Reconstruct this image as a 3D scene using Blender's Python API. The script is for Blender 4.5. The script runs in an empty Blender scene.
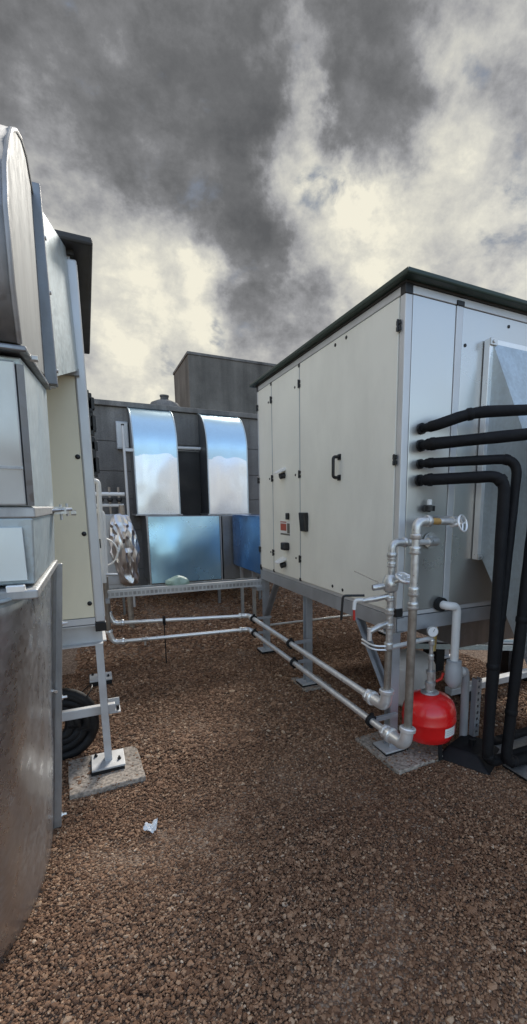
import bpy, bmesh, math, random
import numpy as np
from mathutils import Vector, Matrix, noise as mnoise
random.seed(7)
rng = np.random.default_rng(11)
PI = math.pi
scene = bpy.context.scene
col = scene.collection
V = Vector

# ------------------------------------------------------------------ materials
def new_mat(name):
    m = bpy.data.materials.new(name)
    m.use_nodes = True
    nt = m.node_tree
    return m, nt, nt.nodes['Principled BSDF']

def nd(nt, typ, **kw):
    n = nt.nodes.new(typ)
    for k, v in kw.items():
        if k.startswith('i_'):
            n.inputs[k[2:].replace('_', ' ')].default_value = v
        else:
            setattr(n, k, v)
    return n

def ramp(nt, src, stops):
    r = nt.nodes.new('ShaderNodeValToRGB')
    cr = r.color_ramp
    while len(cr.elements) < len(stops):
        cr.elements.new(0.5)
    for e, (p, c) in zip(cr.elements, stops):
        e.position = p
        e.color = (*c, 1) if len(c) == 3 else c
    nt.links.new(src, r.inputs[0])
    return r

def wavy(nt, b, vec, scale, amp):
    """slow waviness of a sheet: the normal leans by a smooth vector noise"""
    L = nt.links.new
    n = nd(nt, 'ShaderNodeTexNoise'); n.inputs['Scale'].default_value = scale; n.inputs['Detail'].default_value = 1.5
    L(vec, n.inputs['Vector'])
    a = nd(nt, 'ShaderNodeVectorMath', operation='SUBTRACT'); L(n.outputs['Color'], a.inputs[0]); a.inputs[1].default_value = (.5, .5, .5)
    k = nd(nt, 'ShaderNodeVectorMath', operation='SCALE'); L(a.outputs[0], k.inputs[0]); k.inputs['Scale'].default_value = amp
    ge = nd(nt, 'ShaderNodeNewGeometry')
    d = nd(nt, 'ShaderNodeVectorMath', operation='ADD'); L(ge.outputs['Normal'], d.inputs[0]); L(k.outputs[0], d.inputs[1])
    z = nd(nt, 'ShaderNodeVectorMath', operation='NORMALIZE'); L(d.outputs[0], z.inputs[0])
    L(z.outputs[0], b.inputs['Normal'])

def M(name, c, rough=.5, metal=0., var=.12, scale=6, rvar=.1, bump=0., bscale=30, stretch=(1, 1, 1), spec=.5, coat=0., dirt=None, dirt_amt=.35, dirt_scale=3):
    m, nt, b = new_mat(name)
    L = nt.links.new
    tc = nd(nt, 'ShaderNodeTexCoord')
    mp = nd(nt, 'ShaderNodeMapping'); mp.inputs['Scale'].default_value = stretch
    L(tc.outputs['Object'], mp.inputs[0])
    n1 = nd(nt, 'ShaderNodeTexNoise'); n1.inputs['Scale'].default_value = scale; n1.inputs['Detail'].default_value = 6
    L(mp.outputs[0], n1.inputs['Vector'])
    lo = tuple(max(0, x * (1 - var)) for x in c); hi = tuple(min(1, x * (1 + var)) for x in c)
    r = ramp(nt, n1.outputs['Fac'], [(.3, lo), (.7, hi)])
    out = r.outputs[0]
    if dirt:
        n2 = nd(nt, 'ShaderNodeTexNoise'); n2.inputs['Scale'].default_value = dirt_scale; n2.inputs['Detail'].default_value = 8
        n2.inputs['Roughness'].default_value = .65
        mp2 = nd(nt, 'ShaderNodeMapping'); mp2.inputs['Scale'].default_value = (1, 1, .45)
        L(tc.outputs['Object'], mp2.inputs[0]); L(mp2.outputs[0], n2.inputs['Vector'])
        f = ramp(nt, n2.outputs['Fac'], [(.45, (0, 0, 0)), (.75, (dirt_amt,) * 3)])
        mx = nd(nt, 'ShaderNodeMix', data_type='RGBA')
        L(f.outputs[0], mx.inputs['Factor']); L(out, mx.inputs['A']); mx.inputs['B'].default_value = (*dirt, 1)
        out = mx.outputs['Result']
    L(out, b.inputs['Base Color'])
    rr = nd(nt, 'ShaderNodeMapRange'); rr.inputs['To Min'].default_value = max(.02, rough - rvar); rr.inputs['To Max'].default_value = min(1, rough + rvar)
    rr.inputs['From Min'].default_value = .3; rr.inputs['From Max'].default_value = .7
    L(n1.outputs['Fac'], rr.inputs['Value']); L(rr.outputs[0], b.inputs['Roughness'])
    b.inputs['Metallic'].default_value = metal
    b.inputs['Specular IOR Level'].default_value = spec
    b.inputs['Coat Weight'].default_value = coat
    if bump and bscale < 20:
        wavy(nt, b, mp.outputs[0], bscale, bump * 40)
    elif bump:
        n3 = nd(nt, 'ShaderNodeTexNoise'); n3.inputs['Scale'].default_value = bscale; n3.inputs['Detail'].default_value = 3
        L(mp.outputs[0], n3.inputs['Vector'])
        bp = nd(nt, 'ShaderNodeBump'); bp.inputs['Strength'].default_value = 1; bp.inputs['Distance'].default_value = bump
        L(n3.outputs['Fac'], bp.inputs['Height']); L(bp.outputs[0], b.inputs['Normal'])
    return m

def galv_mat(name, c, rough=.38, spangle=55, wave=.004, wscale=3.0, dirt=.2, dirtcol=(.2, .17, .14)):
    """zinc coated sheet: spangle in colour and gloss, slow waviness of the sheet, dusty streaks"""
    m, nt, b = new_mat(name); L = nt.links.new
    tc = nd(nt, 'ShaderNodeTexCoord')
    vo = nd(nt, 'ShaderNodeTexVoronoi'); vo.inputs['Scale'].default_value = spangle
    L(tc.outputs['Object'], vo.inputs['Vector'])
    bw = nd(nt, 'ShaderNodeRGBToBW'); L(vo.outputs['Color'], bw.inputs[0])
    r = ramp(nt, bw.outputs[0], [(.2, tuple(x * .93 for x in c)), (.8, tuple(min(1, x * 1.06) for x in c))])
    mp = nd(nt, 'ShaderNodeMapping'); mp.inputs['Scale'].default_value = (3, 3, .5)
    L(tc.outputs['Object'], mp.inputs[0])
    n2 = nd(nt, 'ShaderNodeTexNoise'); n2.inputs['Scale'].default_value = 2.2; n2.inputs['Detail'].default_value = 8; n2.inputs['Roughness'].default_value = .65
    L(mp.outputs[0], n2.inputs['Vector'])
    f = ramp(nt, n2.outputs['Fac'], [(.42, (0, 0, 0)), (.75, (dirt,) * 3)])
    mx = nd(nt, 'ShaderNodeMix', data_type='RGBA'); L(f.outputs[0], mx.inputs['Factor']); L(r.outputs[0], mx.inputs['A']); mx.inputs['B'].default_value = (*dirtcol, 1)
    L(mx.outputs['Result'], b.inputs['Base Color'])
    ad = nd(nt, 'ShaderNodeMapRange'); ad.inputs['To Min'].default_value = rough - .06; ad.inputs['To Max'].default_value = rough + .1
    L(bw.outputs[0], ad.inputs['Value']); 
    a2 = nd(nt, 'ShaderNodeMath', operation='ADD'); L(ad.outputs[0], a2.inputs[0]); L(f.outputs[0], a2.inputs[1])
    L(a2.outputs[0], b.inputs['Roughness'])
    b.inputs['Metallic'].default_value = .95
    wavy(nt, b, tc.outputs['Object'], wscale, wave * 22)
    return m

MT = {}
MT['panel'] = M('white coated panel', (.86, .85, .755), .42, 0, .03, 2.5, .06, .0006, 4, dirt=(.40, .39, .33), dirt_amt=.24, dirt_scale=2)
MT['cream'] = M('cream coated panel', (.84, .77, .57), .45, 0, .03, 2.5, .06, .0006, 4, dirt=(.42, .38, .29), dirt_amt=.30, dirt_scale=2)
MT['profile'] = M('aluminium profile', (.62, .63, .63), .45, .45, .05, 8, .08, dirt=(.4, .39, .37), dirt_amt=.25)
MT['endpanel'] = M('glossy zinc panel', (.55, .545, .52), .30, .85, .04, 3, .05, .0010, 2.2)
MT['galv'] = galv_mat('galvanised sheet', (.54, .62, .65), .47, 60, .003, 3, .22)
MT['galv_dull'] = galv_mat('weathered galvanised sheet', (.46, .465, .46), .52, 45, .003, 3, .4)
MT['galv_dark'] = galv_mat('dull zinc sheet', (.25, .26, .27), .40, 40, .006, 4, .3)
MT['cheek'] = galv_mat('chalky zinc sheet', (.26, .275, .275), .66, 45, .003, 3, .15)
MT['boot'] = galv_mat('creased zinc sheet', (.68, .70, .71), .27, 60, .013, 2.6, .2, (.25, .25, .24))
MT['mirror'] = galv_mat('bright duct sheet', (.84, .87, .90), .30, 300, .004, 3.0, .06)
MT['mirror_blue'] = galv_mat('pale blue bright duct sheet', (.54, .73, .83), .33, 300, .005, 3.0, .06)
MT['film'] = M('pale blue filmed sheet', (.42, .68, .84), .27, .7, .10, 1.6, .05, .008, 2.0, dirt=(.20, .46, .74), dirt_amt=.8, dirt_scale=1.3)
MT['film_blue'] = M('mid blue filmed sheet', (.22, .46, .74), .26, .7, .15, 1.6, .05, .008, 2.0)
MT['film_deep'] = M('deep blue filmed sheet', (.07, .18, .40), .25, .7, .2, 1.6, .05, .01, 2.0)
MT['frame'] = M('grey galvanised steel', (.42, .44, .46), .5, .55, .1, 10, .08, .0005, 60, dirt=(.28, .27, .25), dirt_amt=.3)
MT['frame_light'] = M('pale galvanised steel', (.56, .57, .57), .5, .4, .08, 10, .08, dirt=(.36, .34, .31), dirt_amt=.35)
MT['pipe'] = M('bright pressed steel pipe', (.84, .84, .82), .33, .6, .04, 15, .06, dirt=(.5, .47, .42), dirt_amt=.2)
MT['pipe_dull'] = M('dull threaded steel pipe', (.30, .265, .225), .42, .6, .2, 25, .1, .0006, 60)
MT['fitting'] = M('zinc pipe fitting', (.60, .60, .58), .36, .75, .15, 40, .1, .0008, 80)
MT['black_foam'] = M('black pipe insulation', (.0055, .0055, .0065), .7, 0, .3, 20, .1, .004, 25, spec=.3)
MT['rubber'] = M('black rubber', (.008, .008, .009), .6, 0, .2, 15, .1, .0015, 60, spec=.35)
MT['plastic'] = M('black plastic', (.008, .008, .0085), .4, 0, .1, 20, .05)
MT['red'] = M('red enamel', (.78, .014, .014), .28, 0, .06, 6, .04, .0006, 12, coat=.4, dirt=(.35, .02, .02), dirt_amt=.3)
MT['insul'] = M('bright faced sheet', (.62, .67, .675), .38, .65, .05, 5, .08, .004, 4, dirt=(.34, .35, .34), dirt_amt=.55)
MT['tank'] = M('light grey enamel', (.72, .72, .69), .4, 0, .05, 5, .05, dirt=(.35, .33, .3), dirt_amt=.4)
MT['white'] = M('white plastic', (.78, .77, .73), .42, 0, .04, 8, .05, dirt=(.5, .48, .42), dirt_amt=.3)
MT['grey_plastic'] = M('grey plastic', (.42, .43, .43), .42, 0, .06, 10, .05, dirt=(.3, .29, .27), dirt_amt=.3)
MT['paper'] = M('white paper', (.80, .80, .79), .8, 0, .04, 10)
MT['label'] = M('printed label red', (.42, .09, .05), .5, 0, .15, 60)
MT['label_dark'] = M('printed label dark', (.12, .11, .08), .5, 0, .3, 90)
MT['hemp'] = M('hemp and brass', (.46, .27, .08), .5, .3, .2, 60)
MT['brass'] = M('brass', (.5, .40, .16), .4, .8, .15, 30)
MT['redlever'] = M('red lever coating', (.5, .03, .02), .45, 0, .1, 20)
MT['roofgreen'] = M('dark green coated roof sheet', (.022, .042, .030), .45, .1, .2, 5, .1)
MT['roofunder'] = M('dark roof underside', (.035, .032, .028), .6, 0, .2, 8)
MT['bag'] = M('pale green plastic', (.30, .42, .36), .4, 0, .1, 14, .1, .004, 30)
def foil():
    m, nt, b = new_mat('crumpled foil'); L = nt.links.new
    b.inputs['Base Color'].default_value = (.62, .62, .63, 1); b.inputs['Metallic'].default_value = 1; b.inputs['Roughness'].default_value = .3
    return m
MT['foil'] = foil()

def concrete(name, c, streak=.5, courses=None, speck=.25):
    m, nt, b = new_mat(name); L = nt.links.new
    tc = nd(nt, 'ShaderNodeTexCoord')
    n1 = nd(nt, 'ShaderNodeTexNoise'); n1.inputs['Scale'].default_value = 1.4; n1.inputs['Detail'].default_value = 10; n1.inputs['Roughness'].default_value = .65
    L(tc.outputs['Object'], n1.inputs['Vector'])
    r1 = ramp(nt, n1.outputs['Fac'], [(.3, tuple(x * .7 for x in c)), (.7, tuple(min(1, x * 1.25) for x in c))])
    mp = nd(nt, 'ShaderNodeMapping'); mp.inputs['Scale'].default_value = (2.2, 2.2, .16)
    L(tc.outputs['Object'], mp.inputs[0])
    n2 = nd(nt, 'ShaderNodeTexNoise'); n2.inputs['Scale'].default_value = 2; n2.inputs['Detail'].default_value = 6
    L(mp.outputs[0], n2.inputs['Vector'])
    r2 = ramp(nt, n2.outputs['Fac'], [(.4, (1, 1, 1)), (.68, (1 - streak,) * 3)])
    mx = nd(nt, 'ShaderNodeMix', data_type='RGBA', blend_type='MULTIPLY'); mx.inputs['Factor'].default_value = 1
    L(r1.outputs[0], mx.inputs['A']); L(r2.outputs[0], mx.inputs['B'])
    n3 = nd(nt, 'ShaderNodeTexNoise'); n3.inputs['Scale'].default_value = 60; n3.inputs['Detail'].default_value = 3
    L(tc.outputs['Object'], n3.inputs['Vector'])
    r3 = ramp(nt, n3.outputs['Fac'], [(.35, (1 - speck,) * 3), (.65, (1, 1, 1))])
    mx2 = nd(nt, 'ShaderNodeMix', data_type='RGBA', blend_type='MULTIPLY'); mx2.inputs['Factor'].default_value = 1
    L(mx.outputs['Result'], mx2.inputs['A']); L(r3.outputs[0], mx2.inputs['B'])
    L(mx2.outputs['Result'], b.inputs['Base Color'])
    b.inputs['Roughness'].default_value = .9
    bp = nd(nt, 'ShaderNodeBump'); bp.inputs['Distance'].default_value = .006; bp.inputs['Strength'].default_value = .7
    L(n3.outputs['Fac'], bp.inputs['Height']); L(bp.outputs[0], b.inputs['Normal'])
    return m
MT['wallc'] = concrete('grey wall panels', (.22, .21, .195), .55)
MT['tower_dark'] = concrete('stained render', (.195, .18, .155), .4)
MT['slab'] = concrete('concrete slab', (.46, .395, .325), .2, speck=.55)
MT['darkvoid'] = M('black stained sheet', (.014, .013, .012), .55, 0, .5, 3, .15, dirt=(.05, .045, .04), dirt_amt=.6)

def gravel_mat():
    m, nt, b = new_mat('gravel stones'); L = nt.links.new
    at = nd(nt, 'ShaderNodeAttribute', attribute_name='tint')
    r = ramp(nt, at.outputs['Fac'], [(0, (.080, .041, .023)), (.22, (.155, .083, .046)), (.45, (.238, .135, .078)), (.68, (.325, .200, .122)), (.88, (.42, .30, .200)), (1, (.64, .53, .41))])
    tc = nd(nt, 'ShaderNodeTexCoord')
    n1 = nd(nt, 'ShaderNodeTexNoise'); n1.inputs['Scale'].default_value = .9; n1.inputs['Detail'].default_value = 7; n1.inputs['Roughness'].default_value = .6
    L(tc.outputs['Object'], n1.inputs['Vector'])
    r2 = ramp(nt, n1.outputs['Fac'], [(.30, (.62, .52, .45)), (.5, (.95, .90, .85)), (.68, (1.12, 1.10, 1.06))])
    mx = nd(nt, 'ShaderNodeMix', data_type='RGBA', blend_type='MULTIPLY'); mx.inputs['Factor'].default_value = 1
    L(r.outputs[0], mx.inputs['A']); L(r2.outputs[0], mx.inputs['B'])
    L(mx.outputs['Result'], b.inputs['Base Color'])
    b.inputs['Roughness'].default_value = .75
    b.inputs['Specular IOR Level'].default_value = .35
    return m
def ground_mat():
    m, nt, b = new_mat('gravel roof surface'); L = nt.links.new
    tc = nd(nt, 'ShaderNodeTexCoord')
    vo = nd(nt, 'ShaderNodeTexVoronoi'); vo.inputs['Scale'].default_value = 85
    L(tc.outputs['Object'], vo.inputs['Vector'])
    bw = nd(nt, 'ShaderNodeRGBToBW'); L(vo.outputs['Color'], bw.inputs[0])
    r = ramp(nt, bw.outputs[0], [(.1, (.10, .06, .04)), (.4, (.18, .115, .075)), (.7, (.28, .19, .125)), (.95, (.44, .33, .24))])
    L(r.outputs[0], b.inputs['Base Color']); b.inputs['Roughness'].default_value = .85
    bp = nd(nt, 'ShaderNodeBump', invert=True); bp.inputs['Distance'].default_value = .012
    L(vo.outputs['Distance'], bp.inputs['Height']); L(bp.outputs[0], b.inputs['Normal'])
    return m
MT['gravel'] = gravel_mat(); MT['ground'] = ground_mat()

# ------------------------------------------------------------------ mesh helpers
class MB:
    def __init__(s): s.bm = bmesh.new()
    def box(s, x0, x1, y0, y1, z0, z1):
        v = [s.bm.verts.new(p) for p in ((x0, y0, z0), (x1, y0, z0), (x1, y1, z0), (x0, y1, z0), (x0, y0, z1), (x1, y0, z1), (x1, y1, z1), (x0, y1, z1))]
        for f in ((3, 2, 1, 0), (4, 5, 6, 7), (0, 1, 5, 4), (1, 2, 6, 5), (2, 3, 7, 6), (3, 0, 4, 7)):
            s.bm.faces.new([v[i] for i in f])
        return s
    def hexa(s, pts):   # 8 points, bottom four then top four, both counter-clockwise from above
        v = [s.bm.verts.new(p) for p in pts]
        for f in ((3, 2, 1, 0), (4, 5, 6, 7), (0, 1, 5, 4), (1, 2, 6, 5), (2, 3, 7, 6), (3, 0, 4, 7)):
            s.bm.faces.new([v[i] for i in f])
        return s
    def bar(s, a, b, w, h, up=(0, 0, 1)):   # rectangular bar from a to b
        a, b = V(a), V(b); d = (b - a).normalized(); u = V(up)
        if abs(d.dot(u)) > .99: u = V((0, 1, 0))
        x = d.cross(u).normalized(); z = x.cross(d)
        P = []
        for p in (a, b):
            P.append([p + x * sx * w / 2 + z * sz * h / 2 for sx, sz in ((-1, -1), (1, -1), (1, 1), (-1, 1))])
        v = [[s.bm.verts.new(q) for q in r] for r in P]
        for i in range(4):
            j = (i + 1) % 4
            s.bm.faces.new((v[0][j], v[0][i], v[1][i], v[1][j]))
        s.bm.faces.new(v[0]); s.bm.faces.new(v[1][::-1])
        return s
    def tube(s, pts, r, n=18, cap=True):
        pts = [V(p) for p in pts]
        if not isinstance(r, (list, tuple)): r = [r] * len(pts)
        rings = []; prev = None
        for i, p in enumerate(pts):
            if i == 0: d = pts[1] - p
            elif i == len(pts) - 1: d = p - pts[-2]
            else: d = (pts[i + 1] - p).normalized() + (p - pts[i - 1]).normalized()
            d = d.normalized() if d.length > 1e-9 else V((0, 0, 1))
            if prev is None:
                u = V((0, 0, 1)) if abs(d.z) < .9 else V((1, 0, 0))
                x = d.cross(u).normalized()
            else:
                x = (prev - d * prev.dot(d)).normalized()
            prev = x; y = d.cross(x)
            rings.append([s.bm.verts.new(p + (x * math.cos(2 * PI * k / n) + y * math.sin(2 * PI * k / n)) * r[i]) for k in range(n)])
        for a, b in zip(rings, rings[1:]):
            for k in range(n):
                s.bm.faces.new((a[k], a[(k + 1) % n], b[(k + 1) % n], b[k]))
        if cap:
            s.bm.faces.new(rings[0][::-1]); s.bm.faces.new(rings[-1])
        return s
    def cyl(s, a, b, r, n=20): return s.tube([a, b], r, n)
    def lathe(s, c, prof, n=32, axis=(0, 0, 1)):   # prof: list of (radius, height)
        c = V(c); q = V((0, 0, 1)).rotation_difference(V(axis).normalized())
        rings = []
        for r, h in prof:
            rings.append([s.bm.verts.new(c + q @ V((max(r, 1e-4) * math.cos(2 * PI * k / n), max(r, 1e-4) * math.sin(2 * PI * k / n), h))) for k in range(n)])
        for a, b in zip(rings, rings[1:]):
            for k in range(n):
                s.bm.faces.new((a[k], a[(k + 1) % n], b[(k + 1) % n], b[k]))
        s.bm.faces.new(rings[0][::-1]); s.bm.faces.new(rings[-1])
        return s
    def torus(s, c, R, r, axis=(0, 0, 1), n=36, m=10):
        c = V(c); q = V((0, 0, 1)).rotation_difference(V(axis).normalized())
        g = []
        for i in range(n):
            a = 2 * PI * i / n
            g.append([s.bm.verts.new(c + q @ V(((R + r * math.cos(2 * PI * k / m)) * math.cos(a), (R + r * math.cos(2 * PI * k / m)) * math.sin(a), r * math.sin(2 * PI * k / m)))) for k in range(m)])
        for i in range(n):
            a, b = g[i], g[(i + 1) % n]
            for k in range(m):
                s.bm.faces.new((a[k], b[k], b[(k + 1) % m], a[(k + 1) % m]))
        return s
    def prism(s, poly, axis, a0, a1):   # poly in the other two axes
        def mk(p, a):
            return {'x': (a, p[0], p[1]), 'y': (p[0], a, p[1]), 'z': (p[0], p[1], a)}[axis]
        A = [s.bm.verts.new(mk(p, a0)) for p in poly]; B = [s.bm.verts.new(mk(p, a1)) for p in poly]
        n = len(poly)
        for i in range(n):
            s.bm.faces.new((A[i], A[(i + 1) % n], B[(i + 1) % n], B[i]))
        s.bm.faces.new(A[::-1]); s.bm.faces.new(B)
        return s
    def grid(s, P):     # P[i][j] points
        g = [[s.bm.verts.new(p) for p in r] for r in P]
        for i in range(len(g) - 1):
            for j in range(len(g[0]) - 1):
                s.bm.faces.new((g[i][j], g[i][j + 1], g[i + 1][j + 1], g[i + 1][j]))
        return s
    def build(s, name, mat, parent=None, smooth=False, bevel=0, thick=0, angle=40):
        bmesh.ops.recalc_face_normals(s.bm, faces=s.bm.faces)
        root = parent
        while root is not None and root.parent is not None: root = root.parent
        if root is not None:
            off = root.location
            for v in s.bm.verts: v.co -= off
        me = bpy.data.meshes.new(name); s.bm.to_mesh(me); s.bm.free()
        o = bpy.data.objects.new(name, me); col.objects.link(o)
        me.materials.append(MT[mat] if isinstance(mat, str) else mat)
        if parent is not None: o.parent = parent
        if thick:
            md = o.modifiers.new('Solidify', 'SOLIDIFY'); md.thickness = thick; md.offset = 0
        if bevel:
            md = o.modifiers.new('Bevel', 'BEVEL'); md.width = bevel; md.segments = 2; md.limit_method = 'ANGLE'; md.angle_limit = math.radians(35)
        if smooth:
            me.polygons.foreach_set('use_smooth', [True] * len(me.polygons))
            me.set_sharp_from_angle(angle=math.radians(angle))
        return o

def tag(o, label=None, cat=None, group=None, kind=None):
    if label: o['label'] = label
    if cat: o['category'] = cat
    if group: o['group'] = group
    if kind: o['kind'] = kind
    return o
def empty(name, loc, label, cat, group=None):
    o = bpy.data.objects.new(name, None); col.objects.link(o); o.location = loc; o.empty_display_size = .2
    return tag(o, label, cat, group)
def fillet(pts, rad, n=7):
    pts = [V(p) for p in pts]; out = [pts[0]]
    for a, b, c in zip(pts, pts[1:], pts[2:]):
        u = (a - b); w = (c - b); r = min(rad, u.length * .49, w.length * .49)
        p0 = b + u.normalized() * r; p1 = b + w.normalized() * r
        for k in range(n + 1):
            t = k / n
            out.append(p0 * (1 - t) ** 2 + b * 2 * t * (1 - t) + p1 * t * t)
    out.append(pts[-1])
    return out

# ------------------------------------------------------------------ ground
g = MB(); g.grid([[(x, y, -.006) for x in (-250, -8, 8, 250)] for y in (-250, -6, 12, 250)])
tag(g.build('ground', 'ground'), 'brown gravel covered flat roof between the machines', 'roof surface', kind='structure')

def bank(y): t = np.clip((y - 6.3) / 1.35, 0, 1); return .30 * t * t * (3 - 2 * t)
g = MB(); g.grid([[(x, y, float(bank(y)) - .004) for x in (-6, 9)] for y in np.linspace(6.32, 7.74, 14)])
tag(g.build('ground_bank', 'ground', smooth=True), 'gravel banked up against the far wall', 'roof surface', kind='structure')

# ------------------------------------------------------------------ gravel (stuff)
def icosphere():
    bm = bmesh.new(); bmesh.ops.create_icosphere(bm, subdivisions=1, radius=1)
    v = np.array([x.co[:] for x in bm.verts]); f = np.array([[q.index for q in p.verts] for p in bm.faces]); bm.free()
    return v, f
def make_gravel():
    v0, f0 = icosphere()
    P = []
    def scatter(x0, x1, y0, y1, dens, s):
        n = int((x1 - x0) * (y1 - y0) * dens)
        P.append(np.c_[rng.uniform(x0, x1, n), rng.uniform(y0, y1, n), np.full(n, s) * rng.lognormal(0, .36, n)])
    scatter(-.75, 2.6, .75, 2.7, 19500, .0045)
    scatter(2.6, 4.6, .0, 2.7, 4200, .0090)
    scatter(-.9, 2.6, -.1, .75, 6000, .0080)
    scatter(-.6, 3.6, 2.7, 4.8, 8600, .0066)
    scatter(-.2, 4.6, 4.8, 7.7, 2200, .0118)
    P = np.concatenate(P)
    n = len(P)
    # keep the concrete slabs nearly bare
    keep = np.ones(n, bool)
    for (x0, x1, y0, y1) in SLABS:
        ins = (P[:, 0] > x0) & (P[:, 0] < x1) & (P[:, 1] > y0) & (P[:, 1] < y1)
        keep &= ~(ins & (rng.uniform(0, 1, n) > .2))
    P = P[keep]; n = len(P)
    # low relief so the field is not a plane
    hz = np.array([mnoise.noise(V((p[0] * 1.7, p[1] * 1.7, 3.1))) * .012 + mnoise.noise(V((p[0] * 6, p[1] * 6, 9.1))) * .006 for p in P])
    hz = hz + bank(P[:, 1])
    A = rng.uniform(0, 2 * PI, (n, 3)); s = P[:, 2]
    sc = np.c_[s * rng.uniform(.85, 1.5, n), s * rng.uniform(.7, 1.15, n), s * rng.uniform(.4, .8, n)]
    ca, sa = np.cos(A), np.sin(A)
    tilt = rng.normal(0, .45, n); ct, st = np.cos(tilt), np.sin(tilt)
    vv = v0[None] * (1 + rng.uniform(-.22, .22, (n, len(v0), 1))) * sc[:, None, :]
    # tilt about x, spin about z
    y = vv[..., 1] * ct[:, None] - vv[..., 2] * st[:, None]; z = vv[..., 1] * st[:, None] + vv[..., 2] * ct[:, None]
    x = vv[..., 0]
    X = x * ca[:, :1] - y * sa[:, :1] + P[:, 0:1]; Y = x * sa[:, :1] + y * ca[:, :1] + P[:, 1:2]
    lift = np.zeros(n)
    for (x0, x1, y0, y1), h in zip(SLABS, (.024, .02, .016)):
        lift += h * ((P[:, 0] > x0) & (P[:, 0] < x1) & (P[:, 1] > y0) & (P[:, 1] < y1))
    Z = z + (hz * (lift == 0) + lift + rng.uniform(-.003, .004, n))[:, None]
    co = np.stack([X, Y, Z], -1).reshape(-1, 3).astype(np.float32)
    k = len(v0)
    fi = (f0[None] + (np.arange(n) * k)[:, None, None]).reshape(-1, 3).astype(np.int32)
    me = bpy.data.meshes.new('gravel')
    me.vertices.add(len(co)); me.vertices.foreach_set('co', co.ravel())
    me.loops.add(fi.size); me.loops.foreach_set('vertex_index', fi.ravel())
    me.polygons.add(len(fi)); me.polygons.foreach_set('loop_start', np.arange(0, fi.size, 3, dtype=np.int32))
    me.polygons.foreach_set('loop_total', np.full(len(fi), 3, np.int32))
    me.polygons.foreach_set('use_smooth', np.zeros(len(fi), bool))
    me.update(calc_edges=True)
    t = np.clip(rng.beta(1.7, 2.2, n), 0, 1)
    a = me.attributes.new('tint', 'FLOAT', 'POINT'); a.data.foreach_set('value', np.repeat(t, k).astype(np.float32))
    me.materials.append(MT['gravel'])
    o = bpy.data.objects.new('gravel', me); col.objects.link(o)
    tag(o, 'loose brown roof gravel covering the walkway', 'gravel', kind='stuff')
SLABS = [(-.21, .19, 2.64, 3.05), (1.56, 1.98, 2.03, 2.5), (1.60, 1.86, 3.40, 3.72)]
make_gravel()

def slab(x0, x1, y0, y1, h, rot, label):
    cx, cy = (x0 + x1) / 2, (y0 + y1) / 2
    m = MB(); N = 10
    m.box(x0, x1, y0, y1, -.02, h)
    bmesh.ops.subdivide_edges(m.bm, edges=m.bm.edges, cuts=7, use_grid_fill=True)
    R = Matrix.Rotation(rot, 3, 'Z')
    for v in m.bm.verts:
        q = R @ V((v.co.x - cx, v.co.y - cy, 0)); nz = mnoise.noise(v.co * 9) * .006
        edge = min(abs(v.co.x - x0), abs(v.co.x - x1), abs(v.co.y - y0), abs(v.co.y - y1))
        v.co = V((cx + q.x + mnoise.noise(v.co * 14 + V((3, 0, 0))) * .004, cy + q.y + mnoise.noise(v.co * 14) * .004, v.co.z + nz))
    r = empty('paving_slab', (cx, cy, 0), label, 'paving slab', 'concrete slabs under the machine feet')
    m.build('slab', 'slab', r, smooth=True, bevel=.004)
    # a few stones trodden onto the slab belong to the gravel
slab(-.21, .19, 2.64, 3.05, .028, .04, 'pale concrete slab with loose stones under the front leg of the cream unit')
slab(1.56, 1.98, 2.03, 2.50, .022, .05, 'worn concrete slab under the risers and the red vessel')
slab(1.60, 1.86, 3.40, 3.72, .018, 0, 'small concrete slab under the middle leg of the white unit')

# ------------------------------------------------------------------ shared details
def screw(parent, p, axis, r=.011, h=.006, name='screw', mat='plastic'):
    p = V(p); a = V(axis)
    m = MB(); m.lathe(p, [(r, 0), (r, h * .6), (r * .7, h)], 12, axis)
    return m.build(name, mat, parent, smooth=True)
def hinge(parent, x, y, z, side):     # small black two-leaf hinge on a wall of constant x; side = outward sign
    m = MB(); s = side
    m.box(min(x, x + s * .012), max(x, x + s * .012), y - .017, y + .017, z - .028, z - .004)
    m.box(min(x, x + s * .012), max(x, x + s * .012), y - .017, y + .017, z + .004, z + .028)
    m.cyl((x + s * .012, y, z - .032), (x + s * .012, y, z + .032), .007, 10)
    return m.build('hinge', 'plastic', parent, bevel=.002)

# ------------------------------------------------------------------ right hand air handling unit
UX, UY0, UY1, UZ0, UZ1 = 1.65, 2.20, 4.645, .955, 2.80
UX1 = 3.35
ru = empty('air_handling_unit', (2.5, 3.4, 0), 'white air handling unit with three doors on steel legs, black pipes entering its near end', 'air handler')
# core carcass behind the doors
m = MB(); m.box(UX + .03, UX1 - .03, UY0 + .03, UY1 - .03, UZ0 - .002, UZ1 + .01); m.build('carcass', 'profile', ru)
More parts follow.
